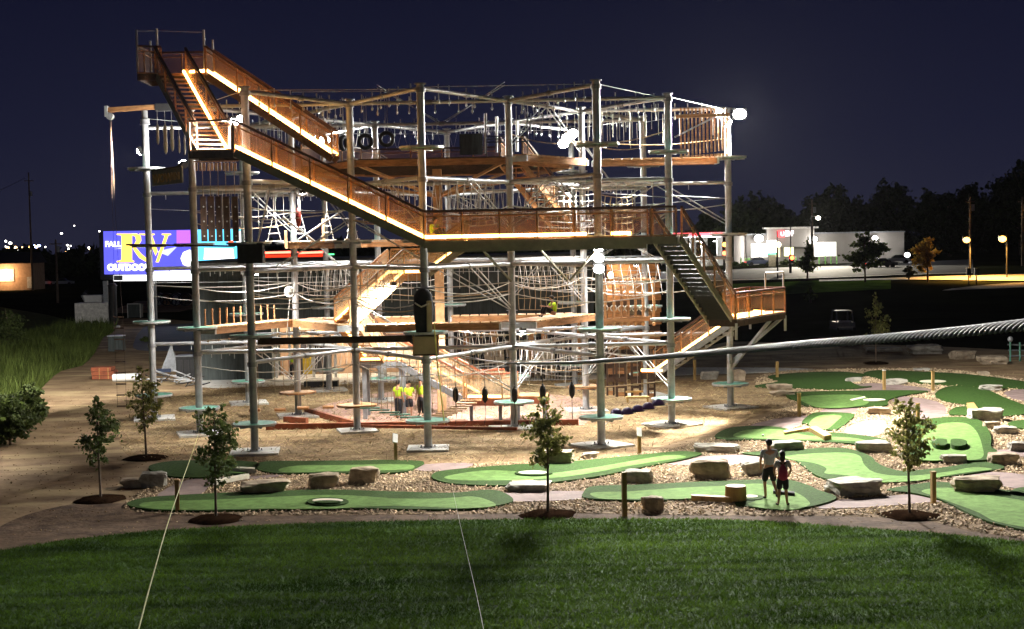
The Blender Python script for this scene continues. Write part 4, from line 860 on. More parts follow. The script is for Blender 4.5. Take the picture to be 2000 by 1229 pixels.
B_ = [('broad flat-topped brown boulder behind the long front green at left',472,937,555,968,0),('square brown boulder right of the broad one at left',605,926,656,957,0),('upright block boulder with pale right face near the left green',684,914,736,948,0),
 ('low grey boulder between central and front greens',992,941,1068,963,1),('dark boulder behind the trunk of the middle sapling',1051,880,1118,910,0),('little pale rock right of the dark boulder by the middle sapling',1136,885,1166,898,1),
 ('pale topped boulder behind the post right of the middle sapling',1225,918,1273,946,1),('dark stump-like boulder at the front edge of the mulch',1256,970,1296,1001,0),('large brown boulder in the middle left of the couple',1355,899,1423,938,0),
 ('flat white slab boulder behind the large brown boulder',1364,867,1441,887,1),('long white-topped boulder just behind the man',1507,861,1568,884,1),('pale boulder immediately left of the walking man',1453,904,1492,931,1),
 ('largest layered boulder right of the couple',1628,933,1719,971,1),('whitish layered boulder left of the right sapling',1680,862,1742,887,1),('pale boulder at the foot of the domed green',1843,889,1887,909,1),('brown rounded boulder right of the domed green',1939,885,1987,911,0),
 ('big mossy boulder in front of the right corner path',1868,930,1951,967,0),('big dark grey boulder at right behind the domed green',1898,799,1957,826,1),('brown block below the big dark grey boulder',1924,825,1953,841,0),('grey block at right edge below the dark grey boulder',1948,833,1988,851,1),
 ('pale rock at the right edge',1974,864,2010,884,1),('flat pale boulder on the left end of the back green',1503,751,1546,764,0),('flat tan boulder below the back green',1508,764,1550,776,0),('squat boulder behind the rightmost pole',1432,724,1455,745,0),
 ('small pale boulder left of the rightmost pole',1372,727,1402,743,1),('small dark rock beside the notched green',1655,739,1682,749,1),('dark oval boulder between two wooden posts at the back',1730,741,1771,754,1),('tan boulder left of the right sapling crown',1698,797,1738,813,0),
 ('dark boulder at the far right beyond the farthest green',1918,753,1957,766,1),('pale slab right behind the farthest green',1788,721,1815,727,1),('rounded white boulder alone at far left',274,924,321,954,1)]
for i, q in enumerate(B_): boulder(q[0], *q[1:5], grey=bool(q[5]), seed=i+1)
for i, q in enumerate((('dark low boulder beside the rounded white one at far left',238,935,276,954,0),('huge dark grey boulder at the edge of the night field',1782,674,1842,693,1),('tan quarry block at right on the bare dirt',1863,686,1902,703,0),('pale cut quarry block furthest right on the bare dirt',1918,696,1968,713,0),('low dark rock at the edge of the bare dirt',1700,679,1760,688,1),('dark small rock on the dirt behind the farthest green',1914,727,1932,736,0))):
    boulder(q[0], *q[1:5], grey=bool(q[5]), seed=60+i, group='boulders on the bare dirt')
g = G(1437, 976, .1); b = T('tree_stump', 'short sawn wooden stump on the front right green', 'stump', g); MB().tube(g, g+Vector((0, 0, .42)), .34, 16, .32).build('stump_body', M['post'], b); MB().tube(g+Vector((0, 0, .42)), g+Vector((0, 0, .435)), .31, 16).build('cut_face', M['cedar_pale'], b)
# loose small stones between the greens
# ------------------------------------------------------------------ wooden marker posts and sign posts
for x, yt, yb, lab in ((347,937,1002,'wooden marker post at far left in front of the brown path'),(1220,922,1010,'wooden marker post right of the middle sapling at the lawn edge'),(1561,768,816,'wooden marker post left of the squarish green'),(1793,788,834,'wooden marker post just behind the right sapling'),
                     (1823,921,986,'wooden marker post at the front right beside the corner green'),(1518,707,740,'thin wooden marker post at the back near the concrete walk'),(1727,723,763,'white-capped wooden marker post at the back right'),(1822,725,766,'wooden marker post beside the white oval of the farthest green'),(1357,704,743,'small wooden marker post left of the rightmost pole')):
    g = G(x, yb); h = (yb-yt)/FPX*g.y; b = T('marker_post', lab, 'post', g, 'wooden hole marker posts')
    MB().box(g+Vector((0, 0, h/2)), (.13, .13, h), .2).build('shaft', M['post'], b); MB().box(g+Vector((0, 0, h)), (.15, .15, .04), .2).build('cap', M['white' if x == 1727 else 'post'], b)
for x, yt, yb, lab in ((773,850,903,'sign post with tilted white plaque left of the second front pole'),(1249,838,888,'sign post with tilted white plaque right of the third front pole')):
    g = G(x, yb); h = (yb-yt)/FPX*g.y; b = T('sign_post', lab, 'sign post', g, 'tilted plaque sign posts')
    MB().box(g+Vector((0, 0, h/2-.1)), (.11, .11, h-.2), .3).build('shaft', M['post'], b)
    p = MB().box(g+Vector((0, -.02, h-.1)), (.2, .04, .36), M=Matrix.Rotation(-.6, 3, 'X') @ Matrix.Rotation(.5, 3, 'Z')).build('plaque', M['white'], b)
# ------------------------------------------------------------------ saplings and other trees
def leafcloud(cs, rad, n, size, seed, holes=.35):
    """leaf quads spread through ellipsoids (cs: centres, rad: radii) in clumps"""
    r = np.random.default_rng(seed); pts = []
    wts = np.array([a*b*c for a, b, c in rad]); wts = wts/wts.sum()
    for c, rr, w_ in zip(cs, rad, wts):
        k = max(6, int(n*w_)); ncl = max(5, k//9); d = r.normal(0, 1, (ncl, 3)); d /= np.linalg.norm(d, axis=1)[:, None]
        cl = d*(r.uniform(.15, 1.0, ncl)**.5)[:, None]
        idx = r.integers(0, ncl, k); q = cl[idx]+r.normal(0, .16, (k, 3))
        pts.append(np.array(c)+q*np.array(rr))
    p = np.concatenate(pts); n = len(p)
    a = r.normal(0, 1, (n, 3)); a /= np.linalg.norm(a, axis=1)[:, None]; b = np.cross(a, r.normal(0, 1, (n, 3))); b /= np.linalg.norm(b, axis=1)[:, None]; c = np.cross(a, b)
    s = (size*r.uniform(.6, 1.35, n))[:, None]
    V = np.stack([p-a*s*.5, p+b*s*.3+c*s*.12, p+a*s*.55, p-b*s*.3+c*s*.12], 1)
    f = np.arange(n)[:, None]*4+np.array([0, 1, 2, 3])
    return V.reshape(-1, 3), f
def tree(name, label, base, h, crown0, rx, n, size, m, seed, shape='oval', tr=.035, group=None, cat='tree', soil=True, zsq=1.0):
    rs = random.Random(seed); base = Vector(base); root = T(name, label, cat, base, group)
    lean = Vector((rs.uniform(-.03, .03), rs.uniform(-.03, .03), 0))*h
    tk = MB().path([base, base+lean*.4+Vector((0, 0, h*.4)), base+lean+Vector((0, 0, h*.92))], tr, 8, [tr*1.25, tr, tr*.35])
    cs, rad = [], []; ch = h-crown0
    nl = 7 if shape != 'wide' else 11
    for i in range(nl):
        t = (i+.5)/nl; prof = {'oval': math.sin(math.pi*(t*.8+.12))**.8, 'cone': 1.05*(1-t)+.12, 'wide': math.sin(math.pi*(.18+.75*t))}[shape]
        a = rs.uniform(0, 6.28); rr = rx*prof
        c = base+lean*t+Vector((math.cos(a)*rr*.42, math.sin(a)*rr*.42, crown0+ch*t))
        cs.append((c.x-base.x, c.y-base.y, c.z-base.z)); rad.append((rr*.78, rr*.78, ch/nl*1.15*zsq))
        st = base+lean*(crown0+ch*t*.8)/h+Vector((0, 0, crown0*.9+ch*t*.75)); en = c+Vector((math.cos(a)*rr*.3, math.sin(a)*rr*.3, ch*.05))
        tk.path([st, (st+en)/2+Vector((0, 0, .05*h*.3)), en], tr*.4, 5, [tr*.5, tr*.35, tr*.12])
    tk.build('trunk', M['bark'], root)
    V, f = leafcloud(cs, rad, n, size, seed); bulk('crown', V, f, m, root)
    if soil:
        o = MB(); pr = [(0, 1.0), (.05, .9), (.1, .6), (.11, .15)]
        rr = [[base+Vector((math.cos(t*.449)*r*.85*(1+.12*math.sin(t*2+seed)+.1*math.sin(t*.898+seed*2)), math.sin(t*.449)*r*.85, z+.03)) for t in range(14)] for z, r in pr]
        o.add([v for q in rr for v in q], [(j*14+i, j*14+(i+1) % 14, (j+1)*14+(i+1) % 14, (j+1)*14+i) for j in range(3) for i in range(14)]+[tuple(range(42, 56))], True)
        o.build('mulch_ring', M['soilpile'], root)
    return root
def sapling(lab, bx, by, ty, cy0, hw, seed, m='leaf', shape='oval', n=650, lean=0):
    g = G(bx, by); s = g.y/FPX
    return tree('sapling', lab, g, (by-ty)*s, (by-cy0)*s, hw*1.12*s, int(n*1.5), .135, M[m], seed, shape, .035, 'staked young saplings')
sapling('dark sapling standing furthest left on the dirt', 197, 978, 776, 905, 34, 3, 'leaf_dark', n=800)
sapling('thin sapling behind the furthest left one, near the leftmost pole', 286, 897, 722, 835, 30, 4, n=800)
sapling('dark bushy sapling in front of the left front poles', 422, 1017, 790, 940, 40, 5, 'leaf_dark', n=950)
sapling('sapling in the middle standing at the edge of the lawn', 1070, 1008, 782, 905, 42, 6, n=850)
sapling('sapling on the right in front of the S-shaped green', 1777, 1010, 783, 912, 42, 8, n=850)
g = G(1711, 711); tree('sapling', 'cone-shaped sapling beyond the thick cable at right', g, 140*g.y/FPX, 50*g.y/FPX, 30*g.y/FPX, 700, .2, M['leaf'], 9, 'cone', .04, 'staked young saplings')
# ------------------------------------------------------------------ scatter
ex = greens
q = scatter_in(CHIP, 130000, [LAWN]+ex+PATHS); flecks('wood_chips', q, .030, .085, .042, .026, M['chip'])
q = scatter_in(STRAW, 26000); flecks('straw_bits', q, .022, .22, .016, .012, M['strawbit'])
q = scatter_in(DIRT, 9000, [LAWN, CHIP, STRAW]); flecks('dirt_clods', q, .014, .06, .045, .02, M['dirt'])
q = scatter_in(LAWN, 330000); blades('lawn_grass', q, .036, .075, .012, M['lawn_blade'], .8)
# ------------------------------------------------------------------ people
DEF = dict(pel=(0,0,.95), wai=(0,0,1.10), che=(0,.01,1.31), nek=(0,.01,1.48), hd0=(0,-.005,1.555), hd1=(0,-.015,1.655), hd2=(0,0,1.75),
           ls=(.185,.01,1.42), le=(.235,.03,1.14), lh=(.245,-.04,.90), rs=(-.185,.01,1.42), re=(-.235,.03,1.14), rh=(-.245,-.04,.90),
           lp=(.095,0,.90), lk=(.105,-.01,.50), la=(.11,.02,.09), lt=(.125,-.13,.045), rp=(-.095,0,.90), rk=(-.105,-.01,.50), ra=(-.11,.02,.09), rt=(-.125,-.13,.045))
def skinned(name, V, E, Rd, m, root, lvl=1):
    me = bpy.data.meshes.new(name); me.from_pydata([tuple(v) for v in V], E, []); me.materials.append(m)
    o = bpy.data.objects.new(name, me); col.objects.link(o); o.parent = root
    md = o.modifiers.new('Skin', 'SKIN'); md.use_smooth_shade = True
    for i, r in enumerate(Rd):
        d = me.skin_vertices[0].data[i]; d.radius = r if isinstance(r, tuple) else (r, r); d.use_root = (i == 0)
    s = o.modifiers.new('Subdivision', 'SUBSURF'); s.levels = s.render_levels = lvl
    return o
def person(label, base, yaw, h=1.78, pose=None, shirt='shirt_grey', short='cloth_black', hair='hair', sleeves=True, long_trousers=False, cap=None, hair_long=False, group=None):
    J = dict(DEF); J.update(pose or {}); k = h/1.78; J = {a: Vector(b) for a, b in J.items()}
    root = T('person', label, 'person', base, group); root.rotation_euler.z = yaw; root.scale = (k, k, k)
    V, E, Rd, ix = [], [], [], {}
    def a(n, r, par=None, co=None):
        ix[n] = len(V); V.append(co if co is not None else J[n]); Rd.append(r)
        if par: E.append((ix[par], ix[n]))
    a('pel', (.15, .115)); a('wai', (.135, .10), 'pel'); a('che', (.165, .115), 'wai'); a('nek', .058, 'che'); a('hd0', .07, 'nek'); a('hd1', (.085, .1), 'hd0'); a('hd2', .06, 'hd1')
    a('nose', .018, 'hd1', J['hd1']+Vector((0, -.112, -.02)))
    for s in 'lr':
        a(s+'s', .062, 'che'); a(s+'e', .042, s+'s'); a(s+'h', .030, s+'e')
        d = (J[s+'h']-J[s+'e']).normalized(); sd = d.cross(Vector((0, 1, 0))).normalized()
        a(s+'palm', .034, s+'h', J[s+'h']+d*.07)
        for f, (o_, l_) in enumerate(((-.032, .07), (-.011, .085), (.011, .08), (.032, .062))):
            c = J[s+'h']+d*.1+Vector((0, 1, 0))*o_; a(f'{s}f{f}', .010, s+'palm', c+d*l_*.35); a(f'{s}g{f}', .008, f'{s}f{f}', c+d*l_*.8+sd*.02)
        a(s+'th', .011, s+'palm', J[s+'h']+d*.075+Vector((0, -.05, 0))); a(s+'tg', .009, s+'th', J[s+'h']+d*.115+Vector((0, -.06, 0)))
        a(s+'p', .09, 'pel'); a(s+'k', .058, s+'p'); a(s+'a', .040, s+'k'); a(s+'t', .035, s+'a')
    skinned('body', V, E, Rd, M['skin'], root)
    L = lambda p, q, t: J[p].lerp(J[q], t)
    SV, SE, SR = [J['pel'].lerp(J['wai'], .25), J['wai'], J['che'], J['che'].lerp(J['nek'], .62)], [(0, 1), (1, 2), (2, 3)], [(.175, .14), (.165, .13), (.19, .14), .08]
    for s in 'lr':
        n = len(SV); SV += [J[s+'s'], L(s+'s', s+'e', .7 if sleeves else .25)]; SE += [(2, n), (n, n+1)]; SR += [.08, .068]
    skinned('shirt', SV, SE, SR, M[shirt], root)
    SV, SE, SR = [J['pel']+Vector((0, 0, .07)), J['pel']-Vector((0, 0, .02))], [(0, 1)], [(.165, .13), (.165, .135)]
    for s in 'lr':
        n = len(SV); SV += [L(s+'p', s+'k', .3), L(s+'p', s+'k', .97)]; SE += [(1, n), (n, n+1)]; SR += [.115, .10]
        if long_trousers: SV.append(L(s+'k', s+'a', .9)); SE.append((n+1, n+2)); SR.append(.075)
    skinned('trousers' if long_trousers else 'shorts', SV, SE, SR, M[short], root)
    for s in 'lr': skinned('shoe', [J[s+'a']+Vector((0, 0, -.02)), J[s+'a'].lerp(J[s+'t'], .5)-Vector((0, 0, .02)), J[s+'t']], [(0, 1), (1, 2)], [.055, .05, .045], M['cloth_black'], root)
    hd = J['hd1']+Vector((0, .012, .03)); m = MB().ell(hd, .103, .122, .115, 12, 5, half=True); m.ell(hd+Vector((0, .035, -.01)), .098, .10, .09, 10, 6)
    if hair_long: m.ell(hd+Vector((0, .075, -.12)), .09, .06, .13, 10, 6)
    o = m.build('hair' if not cap else 'cap', M[cap or hair], None); o.parent = root; o.location = o.location*0
    me = o.data
    return root, J
g = G(1503, 975, .1)
man, J = person('person in grey tee shirt and black shorts walking on the front right green, back turned', g, math.pi+.15, 1.86, dict(rs=(-.2,.01,1.42), re=(-.29,.05,1.15), rh=(-.33,-.02,.90), ls=(.2,.01,1.42), le=(.27,.02,1.16), lh=(.22,-.12,.98), lk=(.11,-.10,.50), la=(.11,-.02,.09), lt=(.12,-.17,.045), rk=(-.12,.03,.50), ra=(-.14,.28,.22), rt=(-.15,.24,.10)), sleeves=True)
g = G(1529, 988, .1)
wom, J = person('person in pale tee shirt with pink drawstring bag standing beside the taller walker', g, math.pi-.1, 1.66, dict(le=(.27,.06,1.17), lh=(.24,-.10,1.02), re=(-.27,.06,1.17), rh=(-.22,-.14,1.0), la=(.14,.02,.09), ra=(-.14,.0,.09), lt=(.2,-.12,.045), rt=(-.2,-.12,.045)), shirt='shirt_white', hair_long=True)
bm_ = MB().path([(0, .17, 1.36), (0, .22, 1.25), (0, .26, 1.08), (0, .24, .93), (0, .2, .88)], .1, 10, [.05, .12, .155, .14, .05]); o = bm_.build('drawstring_bag', M['cloth_pink'], None); o.parent = wom; o.location = (0, 0, 0)
for s in (-1, 1): o = MB().path([(s*.02, .2, 1.36), (s*.11, .13, 1.46), (s*.13, -.06, 1.48), (s*.12, -.15, 1.3)], .016, 5).build('bag_strap', M['cloth_black'], None); o.parent = wom; o.location = (0, 0, 0)
for i, (x, y, yaw, lab, h, sh) in enumerate(((779, 818, 2.6, 'person in lime shirt at the left of the group under the raised landing', 1.8, 'hivis'), (800, 817, .4, 'person in lime vest in the middle of the group, facing the others', 1.74, 'hivis'), (823, 813, -.5, 'person in bright lime shirt at the right of the group by the front pole', 1.76, 'hivis'), (789, 803, 1.2, 'person in black top behind the lime shirted group', 1.82, 'cloth_black'))):
    person(lab, G(x, y, .04), yaw, h, dict(le=(.25,-.06,1.16), lh=(.12,-.24,1.1), re=(-.25,-.06,1.16), rh=(-.1,-.24,1.08)) if i % 2 else None, sh, 'cloth_black', long_trousers=(i != 1), cap=None, group='group under the raised landing')
SIT = dict(pel=(0,0,.12), wai=(0,.03,.28), che=(0,-.02,.48), nek=(0,-.05,.64), hd0=(0,-.07,.71), hd1=(0,-.09,.81), hd2=(0,-.08,.91), ls=(.185,-.02,.58), rs=(-.185,-.02,.58), le=(.25,-.2,.42), re=(-.25,-.2,.42), lh=(.14,-.45,.46), rh=(-.14,-.45,.46),
           lp=(.1,0,.12), rp=(-.1,0,.12), lk=(.14,-.42,.46), rk=(-.14,-.42,.46), la=(.12,-.55,.08), ra=(-.12,-.55,.08), lt=(.13,-.68,.04), rt=(-.13,-.68,.04))
q = P(1081, 600, 66.2); person('person in lime shirt sitting with knees up on the lower walkway', (q.x, q.y, 4.72), -1.25, 1.8, SIT, 'hivis', 'cloth_black', long_trousers=True)
q = P(839, 459, 57.0); person('person in lime shirt crouched on the middle walkway beside the second front pole', (-3.0, 57.2, 8.33), 1.1, 1.6, SIT, 'hivis', 'cloth_black', long_trousers=True)
person('person in yellow shirt standing at the entrance of the dark building', G(573, 741), .3, 1.8, None, 'hivis', 'cloth_black', long_trousers=True)
# ------------------------------------------------------------------ dark building behind the frame
YB = 88.6
XL, XR = P(385, 600, YB).x, P(1160, 600, YB).x; HB = 6.95
b = T('dark_building', 'long low dark grey building with lit entrance and stone-piered patio behind the frame', 'building', ((XL+XR)/2, YB+6, 0))
xe0, xe1, xp0, xp1 = P(531, 700, YB).x, P(800, 700, YB).x, P(868, 700, YB).x, XR-.3
W_ = MB()
W_.box(((XL+xe0)/2, YB+6, HB/2), (xe0-XL, 12, HB)); W_.box(((xe1+xp0)/2, YB+6, HB/2), (xp0-xe1, 12, HB)); W_.box(((xe0+xe1)/2, YB+6, 3.2+(HB-3.2)/2), (xe1-xe0-.01, 12, HB-3.2)); W_.box(((xp0+XR)/2, YB+6, 3.3+(HB-3.3)/2), (XR-xp0-.01, 12, HB-3.3)); W_.box(((xe0+xe1)/2, YB+7.5, 1.6), (xe1-xe0-.02, 9, 3.19)); W_.box(((xp0+XR)/2, YB+8.5, 1.64), (XR-xp0-.02, 7, 3.29))
W_.build('wall', M['siding'], b, kind='stuff')
MB().box(((XL+XR)/2, YB+5.9, HB+.16), (XR-XL+.5, 12.5, .3)).build('roof', M['black'], b); MB().box(((XL+XR)/2, YB-.38, HB+.1), (XR-XL+.5, .05, .22)).build('gutter', M['steel'], b)
bt = None; n = int((XR-XL)/.92)
for i in range(n):
    x = XL+.4+i*.92; z0 = 3.45 if xe0 < x < xe1 or x > xp0 else 0.0
    o = MB().box((x, YB-.02, (z0+HB)/2), (.07, .05, HB-z0-.1)).build('siding_batten', M['siding'], b)
MB().box(((xe0+xe1)/2, YB+2.93, 1.6), (xe1-xe0-.1, .06, 3.1)).build('entrance_wall', M['plaster'], b)
for x in (540, 566, 612, 640, 655, 700, 752): 
    c = P(x, 700, YB).x; MB().box((c, YB+.06, 1.62), (.16, .12, 3.1)).build('entrance_post', M['trim'], b)
for x0, x1 in ((574, 604), (618, 636)): c0, c1 = P(x0, 700, YB).x, P(x1, 700, YB).x; d = MB().box(((c0+c1)/2, YB+2.87, 1.2), (c1-c0, .05, 2.3)).build('door', M['dark_glass'], b); MB().box((c1-.1, YB+2.83, 1.1), (.04, .05, .3)).build('handle', M['galv'], d)
c0 = P(626, 700, YB).x; MB().box((c0, YB+1.5, 1.35), (1.0, .1, 2.2)).build('display_board', M['dark_glass'], b)
MB().box((P(598, 712, YB).x, YB+1.2, .7), (.7, .4, 1.0)).build('display_stand', mat('yellow stand', (.6, .42, .03), .5), b)
cs_ = P(766, 675, YB-.1); s_ = T('lit_sign', 'glowing white notice with blue bars beside the building entrance', 'sign', cs_); MB().box(cs_, (.82, .08, .95)).build('panel', emat('white lit panel', (.85, .92, 1), 1.6), s_)
for i in range(5): MB().box(cs_+Vector((-.08, -.045, .34-.16*i)), (.5-.08*(i % 2), .01, .05)).build('text_bar', emat('blue print', (.03, .08, .4), .3), s_)
for x in (910, 1037, 1128): c = P(x, 660, YB-2.2).x; MB().box((c, YB-2.2, 1.72), (.32, .32, 3.4)).build('timber_column', M['cedar'], b)
for x in (965, 1063): 
    c = P(x, 660, YB-2.2).x; MB().box((c, YB-2.2, 2.65), (.34, .34, 1.5)).build('timber_column', M['cedar'], b)
    for j in range(5):
        for kx in (-1, 1): MB().box((c+kx*.3*(1 if j % 2 else .96), YB-2.2, .18+.36*j), (.56, 1.05+.04*(j % 2), .33)).build('pier_stone', M['stone'], b)
    MB().box((c, YB-2.2, 1.97), (1.4, 1.25, .12)).build('pier_cap', M['concrete'], b)
MB().box(((xp0+XR)/2, YB-1.3, 3.5), (XR-xp0+.2, 2.5, .26)).build('patio_roof', M['black'], b)
for i in range(7):
    c = xp0+.8+i*1.2; MB().box((c, YB+4.9, 1.0), (.95, .06, 1.9)).build('window', M['dark_glass'], b)
    for j in range(3): MB().box((c+.6, YB+4.9, .35+.6*j), (.2, .1, .5)).build('wall_stone', M['stone'], b)
for k, (x, z, pw) in enumerate(((-13.2, 2.9, 230), (-10.6, 2.9, 230), (-8.3, 2.9, 160))):
    l = T('ceiling_lamp', f'warm ceiling lamp over the building entrance, {W1[k]} from left', 'lamp', (x, YB+1.4, z+.2), 'entrance ceiling lamps'); MB().tube((x, YB+1.4, z+.16), (x, YB+1.4, z+.24), .16, 12).build('shade', M['white'], l); MB().tube((x, YB+1.4, z+.1), (x, YB+1.4, z+.16), .12, 12).build('bulb', emat('warm bulb', (1, .8, .55), 12), l)
    lamp('lamp_light', 'POINT', (x, YB+1.3, z-.05), pw, (1, .78, .55), .12, l)
fr = T('patio_railing', 'pale metal patio railing in front of the stone piers', 'railing', P(980, 715, 84)); 
ra, rb = P(906, 719, 84), P(1148, 713, 84)
for z in (.1, .55, .95): MB().tube((ra.x, 84, z), (rb.x, 84, z), .03, 6).build('rail', M['disc_rim'], fr)
b0 = None
for i in range(44):
    x = ra.x+(rb.x-ra.x)*i/43; c = Vector((x, 84, .52))
    if b0 is None: b0 = MB().tube(c-Vector((0,0,.44)), c+Vector((0,0,.44)), .018, 5).build('baluster', M['black'], fr, origin=c)
    else: inst(b0, c-Vector(fr.location))
tb = None
for i, (x, lab) in enumerate(((930, 'patio table with dark chairs at the left end of the patio'), (992, 'patio table with dark chairs left of the centre-right pole'), (1062, 'patio table with dark chairs before the right stone pier'), (1118, 'patio table with dark chairs at the right end of the patio'))):
    c = P(x, 700, 85.3); c.z = 0
    if tb is None:
        tb = T('patio_table', lab, 'patio table', c, 'patio tables'); MB().tube(c+Vector((0,0,.72)), c+Vector((0,0,.76)), .5, 14).build('table_top', M['black'], tb); MB().tube(c, c+Vector((0,0,.72)), .05, 6).build('leg', M['black'], tb)
        for a in range(4):
            q = c+Vector((.75*math.cos(a*1.57+.5), .75*math.sin(a*1.57+.5), 0)); ch = MB().box(q+Vector((0,0,.45)), (.42, .42, .04), a*1.57+.5).build('chair_seat', M['black'], tb)
            MB().box(q+Vector((.2*math.cos(a*1.57+.5), .2*math.sin(a*1.57+.5), .7)), (.05, .42, .5), a*1.57+.5).build('chair_back', M['black'], ch); MB().tube(q, q+Vector((0,0,.43)), .04, 5).build('leg', M['black'], ch)
    else: dup(tb, c, .4*i, lab)
c = G(628, 756); MB().box(c+Vector((0, 0, .18)), (1.9, .7, .34)).build('planter_box', M['rubber'], label='low dark planter box on the concrete in front of the entrance', cat='planter')
# hut at right
cx0, cx1 = P(1186, 580, 84).x, P(1288, 580, 84).x
h = T('timber_hut', 'brown timber hut with log walls behind the ringed ropes', 'hut', ((cx0+cx1)/2, 86, 0))
for i in range(19): MB().box(((cx0+cx1)/2+.03*(i % 2), 84.0+.02*(i % 3), .2+.35*i), (cx1-cx0+.1*(i % 2), .3, .33)).build('log', M['cedar'] if i % 4 else M['wood_dark'], h)
MB().box(((cx0+cx1)/2, 86.3, 3.3), (cx1-cx0-.1, 4.2, 6.6)).build('wall', M['wood_dark'], h); MB().box(((cx0+cx1)/2, 86, 6.95), (cx1-cx0+.8, 5.2, .2)).build('roof', M['wood_dark'], h); MB().box((cx0+1.6, 83.82, 4.2), (.9, .06, .9)).build('window', M['dark_glass'], h)
q = P(1193, 538, 83.3); l = T('wall_lamp', 'small warm glowing lamp beside the timber hut', 'lamp', q); MB().ell(q, .16, .16, .2, 10, 6).build('bulb', emat('warm globe', (1, .72, .4), 14), l); MB().box(q+Vector((0, .3, .1)), (.06, .6, .06)).build('bracket', M['black'], l); lamp('lamp_light', 'POINT', q-Vector((0, .4, 0)), 190, (1, .7, .42), .15, l)
for i, x in enumerate((1184, 1196, 1208, 1221, 1234)):
    q = P(x, 560, 97); q.z = 0; tree('columnar_shrub', f'green columnar evergreen, {W1[i]} from the left above the far roofline', q, 7.6, .4, .42, 900, .22, M['leaf_dark'], 30+i, 'cone', .05, 'columnar evergreens behind the building', 'shrub', soil=False)
# ------------------------------------------------------------------ left side
LM = T('led_billboard', 'large glowing blue billboard lettered FALL RV OUTDOOR at far left', 'billboard', P(340, 500, 150)); sB = FPX/150
def BP(x, y, d=0.0): return P(x, y, 150-d)
EB = {k: emat('screen '+k, c, s) for k, c, s in (('blue', (.085, .085, .62), 1.05), ('gold', (1, .62, .10), 1.3), ('white', (1, 1, 1), 1.6), ('cyan', (.12, .62, 1.0), 1.3), ('violet', (.42, .12, .8), 1.1), ('pale', (.55, .58, .95), 1.0), ('red', (1, .12, .05), 1.5))}
def pic(name, pts, k, d, th=.04): MB().slab([BP(x, y, d) for x, y in pts][::-1], (0, -1, 0), th).build(name, EB[k], LM)
pic('screen_panel', [(202,452),(377,449),(376,536),(204,536)], 'blue', .05); pic('screen_panel', [(377.3,449),(482,447),(482,536),(377.3,536)], 'cyan', .05)
pic('picture_patch', [(345,450),(372,450),(372,480),(345,480)], 'violet', .1); pic('picture_patch', [(400,485),(455,486),(458,507),(398,507)], 'white', .1); pic('picture_patch', [(462,452),(478,452),(478,474),(462,474)], 'white', .1); pic('picture_patch', [(446,470),(456,470),(456,476),(446,476)], 'red', .12)
pic('picture_patch', oval(370,505,17,17), 'white', .12); pic('picture_patch', [(300,530),(376,528),(376,536),(300,536)], 'white', .1)
pic('swoosh', [(222,487),(262,484),(290,484),(290,478),(262,480)], 'pale', .1); pic('swoosh', [(305,492),(325,487),(346,482),(328,500),(318,496)], 'pale', .1)
R_ = [[(228,456.5),(268,456.5),(268,459),(258,460),(258,508),(262,510),(262,512.5),(228,512.5),(228,510),(237,508),(237,460),(228,459)], [(258,457),(268,457),(275,461),(276,470),(272,477),(262,481),(258,481),(258,478),(263,476),(266,470),(264,462),(258,460)], [(258,480),(263,480),(276,496),(287,505),(298,510),(298,512.5),(286,512),(272,504),(262,490)],
      [(272,456.5),(302,456.5),(302,459),(297,460),(308,490),(304,500),(287,460),(272,459)], [(304,512.5),(322,460),(316,459),(316,456.5),(334,456.5),(334,459),(329,460),(310,512.5)]]
for pl in R_: pic('letter_stroke', pl, 'gold', .14)
text3('FALL', 12/sB*1.25, BP(205, 482, .2), (1, 0, -.0193), (.0193, 0, 1), EB['white'], LM, bold=.02); text3('OUTDOOR', 12/sB*1.35, BP(210, 528, .2), (1, 0, -.01), (.0193, 0, 1), EB['white'], LM, bold=.06)
MB().slab([BP(222,537.5),BP(376,536.5),BP(376,548),BP(222,549)][::-1], (0, -1, 0), .1).build('lower_panel', EB['white'], LM); MB().slab([BP(222,538,.15),BP(240,538,.15),BP(240,548,.15),BP(222,548,.15)][::-1], (0, -1, 0), .05).build('panel_stripe', M['steel'], LM)
MB().box(P(342, 497, 151.2), (15.0, 2.0, 4.9)).build('cabinet', M['black'], LM)
for x in (206, 300, 400): q = P(x, 545, 151.5); MB().box((q.x, 151.5, q.z/2-.2), (.45, .45, q.z)).build('post', M['steel'], LM)
# red-lit canopy beyond, town lights
cb = T('fuel_canopy', 'distant flat canopy with glowing red edge strips seen through the frame', 'canopy', P(565, 500, 230))
for x0, x1 in ((500, 575), (581, 634)): 
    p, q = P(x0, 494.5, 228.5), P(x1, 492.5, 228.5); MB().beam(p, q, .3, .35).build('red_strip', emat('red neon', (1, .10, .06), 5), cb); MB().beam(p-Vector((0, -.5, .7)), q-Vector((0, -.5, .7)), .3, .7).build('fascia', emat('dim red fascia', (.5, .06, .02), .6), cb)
p = P(640, 497, 228); MB().beam(p, p+Vector((1.0, 0, 0)), .3, .2).build('green_strip', emat('green neon', (.1, .9, .25), 2), cb)
MB().box(P(566, 500, 233), (11.5, 8, .5)).build('canopy_roof', M['black'], cb)
for x in (510, 620): q = P(x, 500, 233); MB().box((q.x, 233, q.z/2), (.4, .4, q.z)).build('column', M['steel'], cb)
tl = MB(); em = [('warm', (1, .55, .2)), ('white', (1, .95, .85)), ('blue', (.4, .5, 1))]
